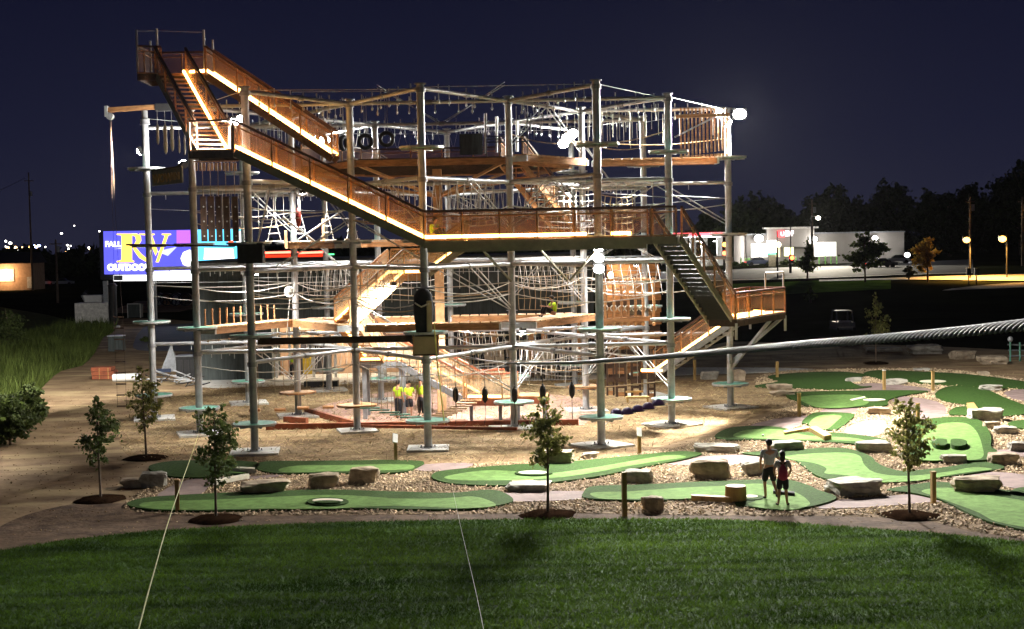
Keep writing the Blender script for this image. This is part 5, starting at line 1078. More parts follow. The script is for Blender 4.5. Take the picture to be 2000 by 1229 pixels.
for nm, c in em:
    m = MB()
    for i in range({'warm': 26, 'white': 26, 'blue': 5}[nm]):
        x = random.choice((random.uniform(-60, 85), random.uniform(85, 200), random.uniform(490, 900))); y = random.gauss(483, 5)-(x-1000)*.002
        m.ell(P(x, y, 600), *( [random.uniform(.15, .45)]*3), 6, 4)
    for x, y, r in {'warm': ((15,484,.7),(30,483,.6),(45,484,.7),(58,485,.6),(534,489,.5),(545,493,.5)), 'white': ((20,475,.7),(52,489,1.1),(132,479,.5),(120,456,.5),(145,441,.3),(194,452,.4),(185,490,.5),(640,487,.6)), 'blue': ((76,480,.7),(70,483,.5))}[nm]: m.ell(P(x, y, 600), r, r, r*.7, 6, 4)
    m.build('town_lights', emat('town light '+nm, c, 7), kind='stuff')
# meadow and bushes at left
MEAD = [(-330,900),(-60,905),(10,850),(45,800),(90,750),(120,725),(160,715),(185,690),(200,660),(225,645),(150,630),(0,600),(-300,590),(-500,700)]
md_, MD = sheet('meadow', MEAD, .022, M['weed'], 2)
P_ = np.array(MD); q = rng.uniform((-46, 58), (-24, 150), (150000, 2)); q = q[inside(q, MD)]; blades('meadow_grass', q, .02, .55, .03, M['weed'], .45)
k_ = np.array([noise.noise(Vector((a*.25, b*.25, 3))) for a, b in q[::5]]) > .05; blades('tall_weeds', q[::5][k_], .02, 1.25, .05, M['weed'], .3)
for i, (x, y, w_, h_, lab) in enumerate(((20,870,50,95,'dark rounded bush at the left edge, nearest the viewer'), (-20,850,60,110,'tall dark bush partly cut off at the left edge'), (55,840,34,70,'small dark bush at the edge of the dirt track'), (15,690,40,85,'leafy bush at the left edge beyond the meadow grass'), (60,800,30,50,'low leafy bush between meadow and dirt track'), (285,668,14,10,'tiny low shrub beside the green utility box'))):
    g = G(x, y); s = g.y/FPX; tree('bush', lab, g, h_*s, h_*s*.1, w_*s, 2600 if i < 5 else 250, .2, M['leaf_dark'], 50+i, 'wide', .05, 'bushes at the left', 'bush', soil=False)
g = G(226, 687); b = T('utility_box', 'dark green utility box on the sandy bank at left', 'utility box', g); MB().box(g+Vector((0, .4, .6)), (1.15, .8, 1.2)).build('cabinet', M['siding'], b); MB().box(g+Vector((0, .4, 1.23)), (1.25, .9, .07)).build('lid', M['disc_rim'], b); MB().box(g+Vector((0, -.02, .55)), (.5, .04, .8)).build('door', M['siding'], b)
g = G(205, 742); b = T('lumber_stack', 'stack of rust red timbers on the dirt at left', 'lumber stack', g); o0 = None
for j in range(3):
    for i in range(4):
        c = g+Vector((-.1*j, .25*i, .16+.25*j)); o = MB().box(c, (1.55-.15*j, .23, .23), .03*i).build('timber', M['kerb'], b)
for x in (-.3, .25): MB().box(g+Vector((x, -.14, .4)), (.04, .02, .7)).build('strap', M['post'], b)
g = G(245, 746); b = T('wrapped_bundle', 'white wrapped bundle lying right of the red timbers', 'bundle', g); MB().tube(g+Vector((-.75, 0, .25)), g+Vector((.7, .1, .28)), .24, 10).build('roll', M['white'], b); MB().tube(g+Vector((-.5, .35, .24)), g+Vector((.8, .5, .24)), .22, 10).build('roll', M['white'], b); MB().ell(g+Vector((.75, -.1, .2)), .3, .25, .2, 8, 5).build('loose_wrap', M['white'], b)
g = G(365, 738); b = T('storage_cabinet', 'black storage cabinet among scrap behind the left poles', 'cabinet', g); MB().box(g+Vector((0, .5, .65)), (1.3, 1, 1.3)).build('body', M['rubber'], b); MB().box(g+Vector((0, .5, 1.35)), (1.4, 1.1, .06)).build('lid', M['steel'], b)
for i in range(3): MB().box(g+Vector((-.4+.4*i, -.02, .6)), (.3, .03, 1.0)).build('door_panel', M['black'], b)
g = G(333, 726); b = T('tarp_heap', 'grey peaked tarpaulin heap left of the black cabinet', 'tarp heap', g); MB().add([g+Vector(v) for v in ((-.6,-.3,0),(.5,-.35,0),(.7,.5,0),(-.5,.6,0),(.05,.1,1.75),(-.3,.2,.8),(.35,-.1,.9))], [(0,1,6),(0,6,4),(0,4,5),(1,2,6),(2,4,6),(2,3,4),(3,5,4),(3,0,5)]).build('tarp', M['steel'], b); MB().box(g+Vector((-.5, -.6, .12)), (1.3, .5, .22), .2).build('blue_cover', mat('navy tarp', (.03, .045, .09), .5), b)
for i, (x, y) in enumerate(((345, 752), (318, 748), (372, 756))):
    g = G(x, y); b = T('pipe_heap', ('tangled grey pipe heap in front of the tarpaulin', 'small tangled pipe heap at the left pole', 'tangled pipe heap right beside the second pole')[i], 'pipe heap', g); rs = random.Random(i)
    for k in range(9): a = rs.uniform(0, 3.1); c = g+Vector((rs.uniform(-.6, .6), rs.uniform(-.3, .4), .08+.07*k)); d = Vector((math.cos(a)*.7, math.sin(a)*.4, rs.uniform(-.25, .35))); MB().tube(c-d, c+d, .035, 6).build('pipe', M['galv'] if k % 3 else M['black'], b)
g = G(180, 640); b = T('box_trailer', 'off-white box trailer parked beyond the meadow at left', 'trailer', g); MB().box(g+Vector((0, 1.2, 1.45)), (3.5, 2.1, 2.1)).build('body', M['trim'], b); MB().slab([g+Vector(v) for v in ((1.76,.16,.4),(2.3,1.1,.4),(2.3,1.1,2.4),(1.76,.16,2.4))], (.6, -.35, 0), .03).build('nose_panel', M['trim'], b); MB().box(g+Vector((-1.77, 1.2, 1.4)), (.05, 1.9, 1.9)).build('door', M['steel'], b)
for x in (-.5, .35): MB().tube(g+Vector((x, .05, .36)), g+Vector((x, .3, .36)), .36, 14).build('wheel', M['rubber'], b)
g = P(192, 592, 160); g.z = 0; b = T('white_boat', 'white boat hull raised on a stand behind the trailer', 'boat', g); z = P(192, 586, 160).z
MB().add([(g.x+x, 160+y, z+zz) for x, y, zz in ((-1.9,0,.5),(-1.4,-.9,.55),(1.7,-.9,.55),(1.7,.9,.55),(-1.4,.9,.55),(-1.3,-.4,-.4),(1.5,-.4,-.4),(1.5,.4,-.4),(-1.3,.4,-.4))], [(0,1,2,3,4),(0,5,1),(0,4,8),(0,8,5),(1,5,6,2),(2,6,7,3),(3,7,8,4),(5,8,7,6)]).build('hull', M['white'], b)
for x in (-1, 1.1): MB().box((g.x+x, 160, (z-.4)/2), (.15, .8, z-.4)).build('stand', M['black'], b)
MB().slab([(g.x-1.7,159.5,z+.55),(g.x-1.2,159.5,z+1.1),(g.x-1.1,159.5,z+1.1),(g.x-1.3,159.5,z+.55)], (0, 1, 0), 1.0).build('windscreen', M['dark_glass'], b)
g = G(222, 641); b = T('black_column', 'thick black column standing in front of the billboard', 'column', g); MB().tube(g, g+Vector((0, 0, 4.25)), .42, 16).build('shaft', M['rubber'], b); MB().tube(g+Vector((0, 0, 4.25)), g+Vector((0, 0, 4.5)), .5, 16, .3).build('cap', M['rubber'], b); MB().box(g+Vector((0, -.2, .12)), (1.2, 1.0, .24)).build('base', M['concrete'], b)
g = G(262, 622); b = T('generator_box', 'grey generator box with pale frame beside the black column', 'generator', g); MB().box(g+Vector((0, .6, .85)), (1.5, 1.1, 1.5)).build('casing', M['siding'], b)
for x in (-.72, .72): MB().box(g+Vector((x, .02, .85)), (.08, .08, 1.6)).build('corner_post', M['trim'], b)
MB().box(g+Vector((0, .02, 1.65)), (1.5, .08, .08)).build('top_rail', M['trim'], b)
for i, (x, m) in enumerate(((308, 'trim'), (325, 'cedar_pale'), (343, 'trim'), (362, 'bark'))):
    c = P(x, 585, 190); b = T('drum', f'round barrel drum with dark hatch, {W1[i]} from the left on the bank', 'drum', (c.x, 190, c.z), 'barrel drums on the bank'); r = .86
    MB().tube(c, c+Vector((0, 1.4, 0)), r, 20, r*.9).build('shell', M[m], b); MB().torus(c+Vector((0, -.02, 0)), r*.93, .07, (0, 1, 0), 20, 6).build('hoop', M['black'], b); MB().torus(c+Vector((0, -.03, .2)), r*.5, .05, (0, 1, 0), 16, 5).build('hoop', M['black'], b); q = c+Vector((-.2, -.06, -.35)); MB().ell(q, .34, .06, .42, 12, 6).build('hatch', M['black'], b); MB().ell(q+Vector((.02, -.05, -.02)), .2, .03, .28, 10, 6).build('hatch_lid', M[m], b)
MB().add([(P(x, 610, 189).x, yy, zz) for x in (225, 380) for yy, zz in ((180, 0), (188.5, P(300, 603, 189).z), (200, P(300, 603, 189).z+.6), (212, 0))], [(0,4,5,1),(1,5,6,2),(2,6,7,3),(0,1,2,3),(7,6,5,4)]).build('earth_bank', M['dirt'], kind='structure')
def upole(x, yt, yb, lab, arms=True, D=None):
    g = G(x, yb) if D is None else P(x, yb, D); h = (yb-yt)/FPX*g.y; b = T('utility_pole', lab, 'utility pole', g, 'utility poles'); MB().tube(g, g+Vector((0, 0, h)), .2, 8, .13).build('shaft', M['bark'], b)
    if arms: MB().box(g+Vector((0, 0, h*.93)), (1.8, .12, .14), .6).build('cross_arm', M['bark'], b); MB().tube(g+Vector((.35, -.1, h*.8)), g+Vector((.35, -.1, h*.8+.9)), .25, 8).build('transformer', M['steel'], b)
    return g+Vector((0, 0, h))
t0_ = upole(64, 338, 568, 'tall utility pole with transformer at far left'); upole(113, 468, 592, 'shorter utility pole right of the tall one at left')
MB().path([t0_+Vector((-.6, 0, -1)), P(0, 372, 150), P(-120, 400, 110)], .03, 4).build('overhead_wire', M['black'], label='overhead wire leading left from the tall utility pole', cat='wire'); 
hp = P(0, 566, 285); hp.z = 0; b = T('house', 'low house with a glowing orange window at the left edge', 'house', hp)
wd = 12.5; MB().box(hp+Vector((0, 4, 2.6)), (wd, 8, 5.2)).build('wall', M['plaster'], b); MB().add([hp+Vector(v) for v in ((-wd/2-.5,-.5,5.2),(wd/2+.5,-.5,5.2),(wd/2+.5,8.5,5.2),(-wd/2-.5,8.5,5.2),(-wd/2-.5,4,7.4),(wd/2+.5,4,7.4))], [(0,1,5,4),(2,3,4,5),(1,2,5),(3,0,4),(3,2,1,0)]).build('roof', M['black'], b)
q = P(12, 538, 284.9); o = MB().box(q, (3.0, .1, 2.4)).build('window', M['trim'], b); MB().box(q+Vector((-.5, -.08, 0)), (1.7, .06, 1.9)).build('pane', emat('orange window', (1, .6, .22), 5), o); MB().box(P(58, 552, 284.9), (1.0, .1, 2.2)).build('garage_panel', M['trim'], b); lamp('lamp_light', 'POINT', q+Vector((0, -1.5, .4)), 900, (1, .6, .3), .3, b)
def car(x, yb, D, c, lab, yaw=0, lights=None, z=None, group='parked cars'):
    g = P(x, yb, D); g.z = terrain(g.x, g.y) if z is None else z; b = T('parked_car', lab, 'car', g, group); m = mat('car paint', c, .3, .2, .1, 2, spec=.6)
    MB().add([g+Vector(v) for v in [(sx*xx, sy, zz) for sy in (-.85, .85) for sx, xx, zz in ((-1,2.2,.35),(-1,2.2,.75),(-1,1.45,.95),(1,.9,.95),(1,2.15,.8),(1,2.2,.35))]], [(0,1,2,3,4,5),(11,10,9,8,7,6)]+[(i, (i+1) % 6, 6+(i+1) % 6, 6+i) for i in range(6)][::1]).build('body', m, b)
    MB().add([g+Vector(v) for v in [(xx, sy, zz) for sy in (-.72, .72) for xx, zz in ((-1.4,.95),(-.75,1.45),(.35,1.45),(.95,.95))]], [(0,1,2,3),(7,6,5,4)]+[(i, (i+1) % 4, 4+(i+1) % 4, 4+i) for i in range(4)]).build('cabin', M['dark_glass'], b)
    for x_ in (-1.35, 1.35):
        for y_ in (-.86, .7): MB().tube(g+Vector((x_, y_, .33)), g+Vector((x_, y_+.18, .33)), .33, 12).build('wheel', M['rubber'], b)
    for y_ in (-.6, .6): 
        MB().ell(g+Vector((2.18, y_, .66)), .07, .16, .1, 8, 5).build('headlight', emat('headlamp', (1, .98, .92), 10) if lights else M['white'], b); MB().ell(g+Vector((-2.2, y_, .66)), .05, .16, .08, 8, 5).build('tail_light', emat('tail lamp', (1, .05, .03), 3), b)
    b.rotation_euler.z = yaw
car(87, 557, 315, (.5, .5, .5), 'pale parked car with red tail lights left of the shorter utility pole', .6); car(124, 557, 315, (.3, .31, .33), 'dark windowed parked car right of the shorter utility pole', .1)
def woods(name, lab, xs, ytop, D, n, seed):    # one mass of far dark treetops
    rs = random.Random(seed); cs, rad = [], []
    for i in range(n):
        x = xs[0]+(xs[1]-xs[0])*(i+rs.random())/n; yt = ytop+rs.uniform(-7, 9); t = P(x, yt, D+rs.uniform(-15, 15)); gz = terrain(t.x, t.y); hh = t.z-gz
        r = rs.uniform(4, 6.5); cs.append((t.x, t.y, gz+hh*.52)); rad.append((r, r, hh*.5))
    V, f = leafcloud(cs, rad, n*240, 2.0, seed); return bulk(name, V, f, M['leaf_night'], kind='stuff', label=lab)
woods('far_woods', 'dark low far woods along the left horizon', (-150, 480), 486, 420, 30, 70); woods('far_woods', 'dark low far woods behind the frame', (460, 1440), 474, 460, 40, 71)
# ------------------------------------------------------------------ right side: filling station, road, trees
DS = 250.0; ZS = 2.9
def SP(x, y, d=0.0): return P(x, y, DS-d)
sx0, sx1 = SP(1458, 500).x, SP(1766, 500).x; zt = SP(1600, 457).z
st = T('store_building', 'long pale single-storey store with bright shopfront beyond the road at right', 'building', (( sx0+sx1)/2, DS+7, ZS)); sw = mat('cream render', (.30, .275, .25), .85, 0, .1, .3)
MB().box(((sx0+sx1)/2, DS+7, (ZS+zt)/2), (sx1-sx0, 14, zt-ZS)).build('wall', sw, st); a, bq = SP(1497, 500).x, SP(1588, 500).x; zp = SP(1545, 447).z
MB().box(((a+bq)/2, DS-.4, (zp+ZS+2.9)/2), (bq-a, 1.6, zp-ZS-2.9)).build('parapet', sw, st); MB().box(((a+bq)/2, DS-.6, zp+.15), (bq-a+1.2, 2.6, .3)).build('parapet_cap', M['trim'], st); MB().box(((sx0+sx1)/2, DS+7, zt+.12), (sx1-sx0+.4, 14.4, .24)).build('roof_edge', M['steel'], st)
for x0, x1, y0, y1, k, s in ((1466, 1500, 476, 503, 'white', 1.5), (1502, 1524, 473, 503, 'amber', .9), (1531, 1550, 472, 501, 'lemon', 1.9), (1589, 1634, 473, 501, 'white', 1.4)):
    c0, c1 = SP(x0, y0, .05), SP(x1, y1, .05); wdw = MB().box(((c0.x+c1.x)/2, DS-.06, (c0.z+c1.z)/2), (c1.x-c0.x, .1, c0.z-c1.z)).build('window', M['trim'], st)
    n = max(2, int((c1.x-c0.x)/1.5)); px_ = (c1.x-c0.x)/n; em_ = emat('lit shop glass '+k, {'white': (1, .96, .86), 'amber': (1, .72, .38), 'lemon': (.95, 1, .45)}[k], s)
    for i in range(n): MB().box((c0.x+px_*(i+.5), DS-.14, (c0.z+c1.z)/2), (px_*.88, .05, (c0.z-c1.z)*.92)).build('pane', em_, wdw)
    lamp('lamp_light', 'POINT', ((c0.x+c1.x)/2, DS-11, c0.z+1.5), 520, (1, .95, .85), .4, st)
c = SP(1534, 457, 1.7); sg = T('store_sign', 'glowing store sign with a red U block and white letters on the parapet', 'sign', c)
MB().box(SP(1526, 457, 1.6), (1.25, .15, 1.05)).build('red_block', emat('red sign', (1, .05, .06), 2.2), sg); text3('U', .95, SP(1524.3, 460.8, 1.75), (1, 0, 0), (0, 0, 1), EB['white'], sg, bold=.02); MB().box(SP(1540, 457, 1.5), (1.6, .12, .9)).build('back_plate', M['trim'], sg); text3('DF', 1.15, SP(1533.5, 460.5, 1.75), (1, 0, 0), (0, 0, 1), emat('pinkish letters', (1, .75, .8), 2.5), sg, bold=.05)
def glow(name, lab, cat, p, r, c, s, pw=0, parts=None, group=None, pole=None, y=0, spot=None):
    b = T(name, lab, cat, p, group); MB().ell(p, r, r*.8, r*.8, 12, 8).build('lens', emat('lens '+lab[:12], c, s), b); MB().box(p+Vector((0, r*.9, r*.3)), (r*1.5, r*.6, r*1.1)).build('housing', M['black'], b)
    if pole is not None: MB().tube((p.x+pole, p.y+.5, terrain(p.x, p.y)), (p.x+pole, p.y+.5, p.z+r), .09, 8).build('pole', M['black'], b); MB().beam((p.x+pole, p.y+.5, p.z+r*.8), p+Vector((0, .2, r*.6)), .08, .08).build('arm', M['steel'], b)
    if pw: lamp('lamp_light', 'SPOT' if spot else 'POINT', p+Vector((0, -r-.3, -.2)), pw, c, r, b, target=p+(Vector((0, -20, -9)) if spot > 145 else Vector((0, -r-.3, -9))) if spot else None, spot=spot)
    return b
glow('wall_light', 'blinding white wall light at the left end of the store', 'lamp', SP(1482, 466, 1.5), .78, (1, .98, .95), 9, 420); glow('wall_light', 'white wall light above the right shop window of the store', 'lamp', SP(1590, 467, 1.2), .55, (1, .98, .95), 7, 260); glow('wall_light', 'white wall light on the blank right wall of the store', 'lamp', SP(1709, 465, 1.0), .5, (1, .98, .95), 6, 260); glow('wall_light', 'white light at the right corner behind the store by the passing cars', 'lamp', SP(1772, 498, 2.0), .5, (1, .98, .95), 6, 200)
ms = SP(1508, 490, 14); ms.z = terrain(ms.x, ms.y); b = T('price_sign', 'overexposed white price sign with a green foot in front of the store', 'sign', ms); MB().box(ms+Vector((0, 0, 3.2)), (1.7, .4, 2.0)).build('panel', emat('price panel', (1, 1, 1), 3), b); MB().box(ms+Vector((0, 0, 2.05)), (1.6, .42, .25)).build('green_band', emat('green band', (.05, .8, .4), 1.2), b); MB().box(ms+Vector((0, 0, .95)), (1.1, .3, 1.9)).build('base', M['trim'], b)
glow('street_lamp', 'warm globe lamp on a thin post right of the price sign', 'street lamp', SP(1518, 478, 16), .6, (1, .85, .55), 8, 200, pole=0)
bo = None
for i, (x, y0) in enumerate(((1447, 491), (1456, 491), (1461, 491), (1464, 491), (1554, 490), (1565, 490), (1600, 491), (1612, 491), (1623, 491), (1634, 491))):
    q = SP(x, 504, 3); q.z = terrain(q.x, q.y); lab = f'lit bollard in front of the store, {"first second third fourth fifth sixth seventh eighth ninth last".split()[i]} from the left'
    if bo is None: bo = T('bollard', lab, 'bollard', q, 'bollards in front of the store'); MB().tube(q, q+Vector((0, 0, 1.25)), .13, 10).build('shaft', mat('lime bollard', (.35, .75, .22), .5), bo); MB().ell(q+Vector((0, 0, 1.25)), .13, .13, .1, 10, 4, half=True).build('cap', M['white'], bo)
    else: dup(bo, q, 0, lab)
cp = T('fuel_canopy', 'white lit fuel canopy with red fascia strip right of the frame', 'canopy', SP(1370, 470)); a, bq = SP(1300, 461), SP(1419, 461)
MB().box(((a.x+bq.x)/2, DS+4, a.z+.05), (bq.x-a.x, 8, .9)).build('roof', M['white'], cp); MB().box(((a.x+bq.x)/2, DS-.08, a.z+.12), (bq.x-a.x-1.5, .1, .45)).build('red_fascia', emat('red canopy strip', (1, .06, .08), 5), cp); MB().box(((a.x+bq.x)/2+1, DS-.12, a.z-.22), (bq.x-a.x-4, .1, .22)).build('white_fascia', emat('white canopy strip', (1, .95, .95), 4), cp)
for x in (1338, 1354, 1376, 1406): q = SP(x, 515, -2.5); MB().box((q.x, DS+2.5, (terrain(q.x, DS)+a.z-.4)/2), (.95, .8, a.z-.4-terrain(q.x, DS))).build('column', M['white'], cp)
for i, x in enumerate((1345, 1362, 1385)): q = SP(x, 510, -2); zz = terrain(q.x, DS+2); pb = T('fuel_pump', f'bright fuel pump under the canopy, {W1[i]} from the left', 'fuel pump', (q.x, DS+1, zz), 'fuel pumps'); MB().box((q.x, DS+1, zz+.9), (1.0, .6, 1.7)).build('cabinet', M['white'], pb); MB().box((q.x, DS+.66, zz+1.35), (.6, .06, .4)).build('screen', emat('pump screen', (1, .98, .9), 3), pb); MB().path([(q.x+.5, DS+.9, zz+1.4), (q.x+.72, DS+.8, zz+.9), (q.x+.55, DS+.8, zz+.5)], .04, 5).build('hose', M['rubber'], pb)
for x in (1330, 1365, 1400): q = SP(x, 466, -3); lamp('lamp_light', 'POINT', (q.x, DS+3, q.z-1.0), 2600, (1, .95, .9), .5, cp); MB().box((q.x, DS+3, q.z-.48), (1.2, .8, .08)).build('ceiling_light', emat('canopy downlight', (1, .97, .93), 8), cp)
# forecourt, road, verge, lawn patch (draped on the rise)
def drape(name, top, bot, m, dz=.05, n=14, k=8, **kw):
    V = []; tp = catmull(top, 6, False); bt_ = catmull(bot, 6, False); m1 = min(len(tp), len(bt_))
    rows = []
    for i in range(k+1):
        rr = []
        for j in range(m1):
            q0, q1 = tp[j*(len(tp)-1)//(m1-1)], bt_[j*(len(bt_)-1)//(m1-1)]; g0, g1 = GT(*q0), GT(*q1); t = i/k; x, y = g0.x+(g1.x-g0.x)*t, g0.y+(g1.y-g0.y)*t; rr.append((x, y, terrain(x, y)+dz))
        rows.append(rr)
    return MB().add([v for r_ in rows for v in r_], [(i*m1+j, (i+1)*m1+j, (i+1)*m1+j+1, i*m1+j+1) for i in range(k) for j in range(m1-1)], True).build(name, m, kind='structure', **kw)
V2 = lambda L: [Vector((x, y)) for x, y in L]
drape('forecourt', V2([(1290,506),(1450,503),(1600,501),(1760,499)]), V2([(1290,517),(1450,515),(1600,511),(1760,507)]), M['concrete'], .10)
drape('road', V2([(1290,533),(1450,527),(1600,521),(1760,514),(1900,508)]), V2([(1290,552),(1450,548),(1600,544),(1760,538),(1900,534)]), M['asphalt'], .12)
drape('kerb_strip', V2([(1290,552.5),(1450,548.5),(1600,544.5),(1760,538.5),(1900,534.5)]), V2([(1290,554),(1450,550),(1600,546),(1760,540),(1900,536)]), M['concrete'], .16)
M['verge'] = mat('verge grass', (.12, .225, .04), 1, 0, .35, .3, .4, 3, .0, coord='World')
drape('verge_grass', V2([(1430,556),(1530,552),(1620,549),(1740,546)]), V2([(1420,585),(1530,577),(1620,572),(1740,566)]), M['verge'], .08)
drape('footpath', V2([(1600,549),(1740,545),(1860,541),(2040,537)]), V2([(1600,552),(1740,549),(1860,549),(2040,552)]), M['concrete'], .14)
drape('footpath', V2([(1860,566),(1940,558),(2040,552)]), V2([(1840,570),(1940,566),(2040,562)]), M['concrete'], .14)
for i, (x, y, w_, h_) in enumerate(((1436,516,10,6),(1452,518,12,7),(1490,516,14,9),(1508,517,20,11),(1533,515,14,9),(1556,514,12,6),(1610,512,14,6),(1640,511,12,6))):
    g = GT(x, y+3); s = g.y/FPX; tree('hedge_bush', f'low rounded hedge bush before the store, {W1[i]} from the left', g, h_*s*1.15, .1, w_*s*.55, 420, .4, M['leaf_dark'], 90+i, 'wide', .06, 'hedge bushes before the store', 'bush', soil=False)
# street furniture
def signal(x, ys, lab, cols, yb, hx=0):
    g = GT(x, yb); k = g.y/FPX; b = T('traffic_light', lab, 'traffic light', g, 'traffic lights'); zt_ = P(x, ys[0]-8, g.y).z
    MB().tube(g, (g.x, g.y, zt_), .12, 8).build('pole', M['black'], b)
    for y, c in zip(ys, cols): q = P(x+hx, y, g.y-.3); MB().box(q+Vector((0, .2, 0)), (.5, .3, 1.1)).build('signal_head', M['black'], b); MB().ell(q+Vector((0, 0, .15)), .3, .14, .3, 10, 6).build('lamp_lens', emat('signal', c, 6), b)
signal(1415, (480, 497), 'traffic light with two amber-red lamps by the rightmost pole', ((1, .35, .05), (1, .12, .04)), 550); signal(1543, (506,), 'slim dark signal post with a small red lamp in front of the store', ((1, .1, .03),), 535, 4)
for x, yt, yb, lab in ((1519, 452, 547, 'thin dark lamp post right of the price sign'), (1545, 442, 535, 'tall thin dark post crossing the red store sign')): g = GT(x, yb); MB().tube(g, (g.x, g.y, P(x, yt, g.y).z), .1, 8, .07).build('thin_post', M['black'], label=lab, cat='post')
glow('street_lamp', 'small white street lamp on a tall pole above the store', 'street lamp', P(1598, 426, 225), .38, (1, .9, .7), 9, 24000, pole=-.95, spot=150)
ol = [glow('street_lamp', 'orange glowing street lamp, left one of the pair at right', 'street lamp', P(1888, 469, 186), .46, (1, .47, .09), 5, 6000, pole=.6, spot=140), glow('street_lamp', 'orange glowing street lamp, right one of the pair at right', 'street lamp', P(1958, 467, 186), .5, (1, .47, .09), 5, 5000, pole=.7, spot=140)]
for x, yt, yb, lab in ((1587, 390, 520, 'tall utility pole rising behind the store roof'), (1895, 385, 522, 'utility pole with transformer between the orange street lamps'), (1997, 385, 520, 'utility pole at the right edge of the frame')): upole(x, yt, yb, lab, D=235 if x < 1600 else 200)
for x, yt, yb, lab in ((1892, 524, 556, 'dark litter bin on the lit footpath'), (1907, 524, 556, 'dark post box beside the litter bin on the footpath')): g = GT(x, yb); h = (yb-yt)/FPX*g.y; b = T('litter_bin', lab, 'bin', g); MB().tube(g, g+Vector((0, 0, h*.55)), .09, 8).build('stem', M['black'], b); MB().box(g+Vector((0, 0, h*.78)), (.5, .4, h*.42)).build('bin_body', M['black'], b); MB().box(g+Vector((0, 0, h)), (.6, .5, .05)).build('lid', M['black'], b)
car(1722, 528, 215, (.05, .05, .06), 'dark car with headlights on the road below the store corner', .25, True, None, 'cars on the road'); car(1752, 512, 238, (.4, .4, .42), 'pale car with bright headlights at the store corner', 3.0, True, None, 'cars on the road'); car(1482, 503, 243, (.05, .06, .1), 'dark car parked at the lit shopfront', 0)
# trees beyond the tower on the right
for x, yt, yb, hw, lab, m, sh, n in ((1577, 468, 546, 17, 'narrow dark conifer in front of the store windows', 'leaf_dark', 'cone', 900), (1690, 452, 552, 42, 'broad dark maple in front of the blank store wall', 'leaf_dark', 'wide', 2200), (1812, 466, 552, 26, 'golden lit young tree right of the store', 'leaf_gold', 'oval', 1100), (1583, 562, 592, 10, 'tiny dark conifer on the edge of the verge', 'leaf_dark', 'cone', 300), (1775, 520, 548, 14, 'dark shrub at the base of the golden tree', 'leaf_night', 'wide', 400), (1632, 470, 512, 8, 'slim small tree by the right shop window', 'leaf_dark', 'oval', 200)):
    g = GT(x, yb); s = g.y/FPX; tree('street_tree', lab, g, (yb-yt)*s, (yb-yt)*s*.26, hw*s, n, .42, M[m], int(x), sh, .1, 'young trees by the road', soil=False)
for i, (x, yt, hw, lab) in enumerate(((1445,395,34,'dark background tree nearest the rightmost pole'),(1495,380,38,'dark background tree above the left end of the store'),(1545,398,30,'dark background tree above the red store sign'),(1622,370,48,'high rounded background tree behind the store roof'),(1680,392,36,'lower background tree right of the rounded one'),(1765,356,52,'tallest double-crowned background tree right of the store'),(1822,378,40,'background tree behind the golden tree'),(1872,382,40,'background tree above the left orange lamp'),(1938,362,44,'background tree above the right orange lamp'),(1992,325,56,'huge dark background tree at the right edge'),(2050,320,60,'dark background tree beyond the right edge'),(1395,420,26,'low dark background tree behind the fuel canopy'))):
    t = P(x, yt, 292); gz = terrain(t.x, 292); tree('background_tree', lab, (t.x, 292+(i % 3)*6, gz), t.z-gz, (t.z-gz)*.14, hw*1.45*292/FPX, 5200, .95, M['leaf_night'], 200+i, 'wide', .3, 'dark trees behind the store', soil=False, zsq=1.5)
g = G(1652, 655); b = T('utility_cart', 'dark open-topped utility cart parked on the night field', 'cart', g)
MB().box(g+Vector((0, 1.2, .75)), (1.5, 2.4, .55)).build('body', M['steel'], b); MB().slab([g+Vector(v) for v in ((-.6,-.02,.6),(.6,-.02,.6),(.5,.35,1.15),(-.5,.35,1.15))], (0, -.6, .4), .05).build('bonnet', M['trim'], b)
for x in (-.68, .68):
    MB().path([g+Vector((x, .2, .9)), g+Vector((x*.9, .6, 1.9)), g+Vector((x*.9, 2.0, 1.9)), g+Vector((x, 2.3, .9))], .05, 6).build('roll_bar', M['steel'], b)
    for y in (.25, 2.0): MB().tube(g+Vector((x-.02 if x < 0 else x-.1, y, .36)), g+Vector((x+.12, y, .36)), .36, 12).build('wheel', M['rubber'], b)
MB().box(g+Vector((0, 1.3, 1.92)), (1.3, 1.5, .05)).build('canopy_top', M['steel'], b)
g = G(1992, 706); b = T('pallet_rack', 'greenish metal rack heap at the right edge of the dirt', 'rack', g)
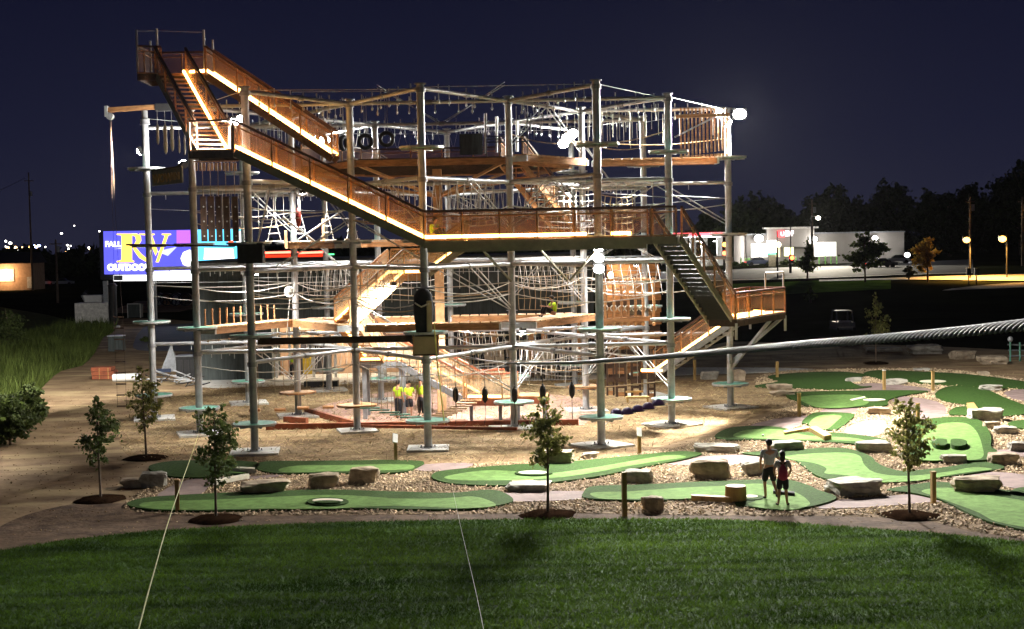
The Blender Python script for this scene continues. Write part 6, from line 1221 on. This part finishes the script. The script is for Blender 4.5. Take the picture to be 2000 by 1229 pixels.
for k in range(3): MB().tube(g+Vector((-.6+.6*k, 0, 0)), g+Vector((-.6+.6*k, 0, 1.4-.2*k)), .06, 6).build('upright', M['disc'], b); MB().tube(g+Vector((-.7, .1*k, .35+.35*k)), g+Vector((1.1, .1*k, .35+.3*k)), .05, 6).build('rail', M['steel'], b)
MB().ell(g+Vector((-.6, 0, 1.4)), .18, .18, .18, 8, 6).build('knob', M['disc_rim'], b)
# earth bank rising beyond the dirt on the right
eb = MB(); rows = []
for j, (dy, z) in enumerate(((0, -.02), (5, .5), (10, .7), (18, .5), (26, -.02))):
    rows.append([(x, G(1500, 668).y+dy+.02*x, z*(1+.3*math.sin(x*.4))*smooth01((x-14)/8) if z > 0 else -.02) for x in np.linspace(12, 75, 26)])
eb.add([v for r_ in rows for v in r_], [(j*26+i, j*26+i+1, (j+1)*26+i+1, (j+1)*26+i) for j in range(4) for i in range(25)], True).build('earth_bank', M['ground'], kind='structure')

# small lamp of the deck the viewer stands on: it lights the near cable and the lawn corner
q = Vector((2.6, 1.2, 10.9)); l = T('deck_lamp', 'small warm deck lamp above the near end of the thick cable', 'lamp', q)
MB().tube(q+Vector((0, 0, .02)), q+Vector((0, 0, .16)), .13, 12).build('shade', M['black'], l); MB().ell(q, .06, .06, .05, 8, 5).build('bulb', emat('deck bulb', (1, .93, .8), 8), l); MB().tube(q+Vector((0, 0, .16)), q+Vector((0, 0, 1.2)), .03, 6).build('stem', M['black'], l)
lamp('lamp_light', 'POINT', q-Vector((0, 0, .12)), 1000, (1, .95, .86), .06, l)
# thin night air: glow round the lamps
m = bpy.data.materials.new('thin night haze'); m.use_nodes = True; n = m.node_tree; n.nodes.clear()
v = n.nodes.new('ShaderNodeVolumePrincipled'); v.inputs['Density'].default_value = HAZE; v.inputs['Color'].default_value = (.93, .95, 1, 1); v.inputs['Anisotropy'].default_value = .72
o = n.nodes.new('ShaderNodeOutputMaterial'); n.links.new(v.outputs[0], o.inputs['Volume'])
MB().box((0, 780, 15), (1440, 1720, 34)).build('haze', m, kind='stuff')
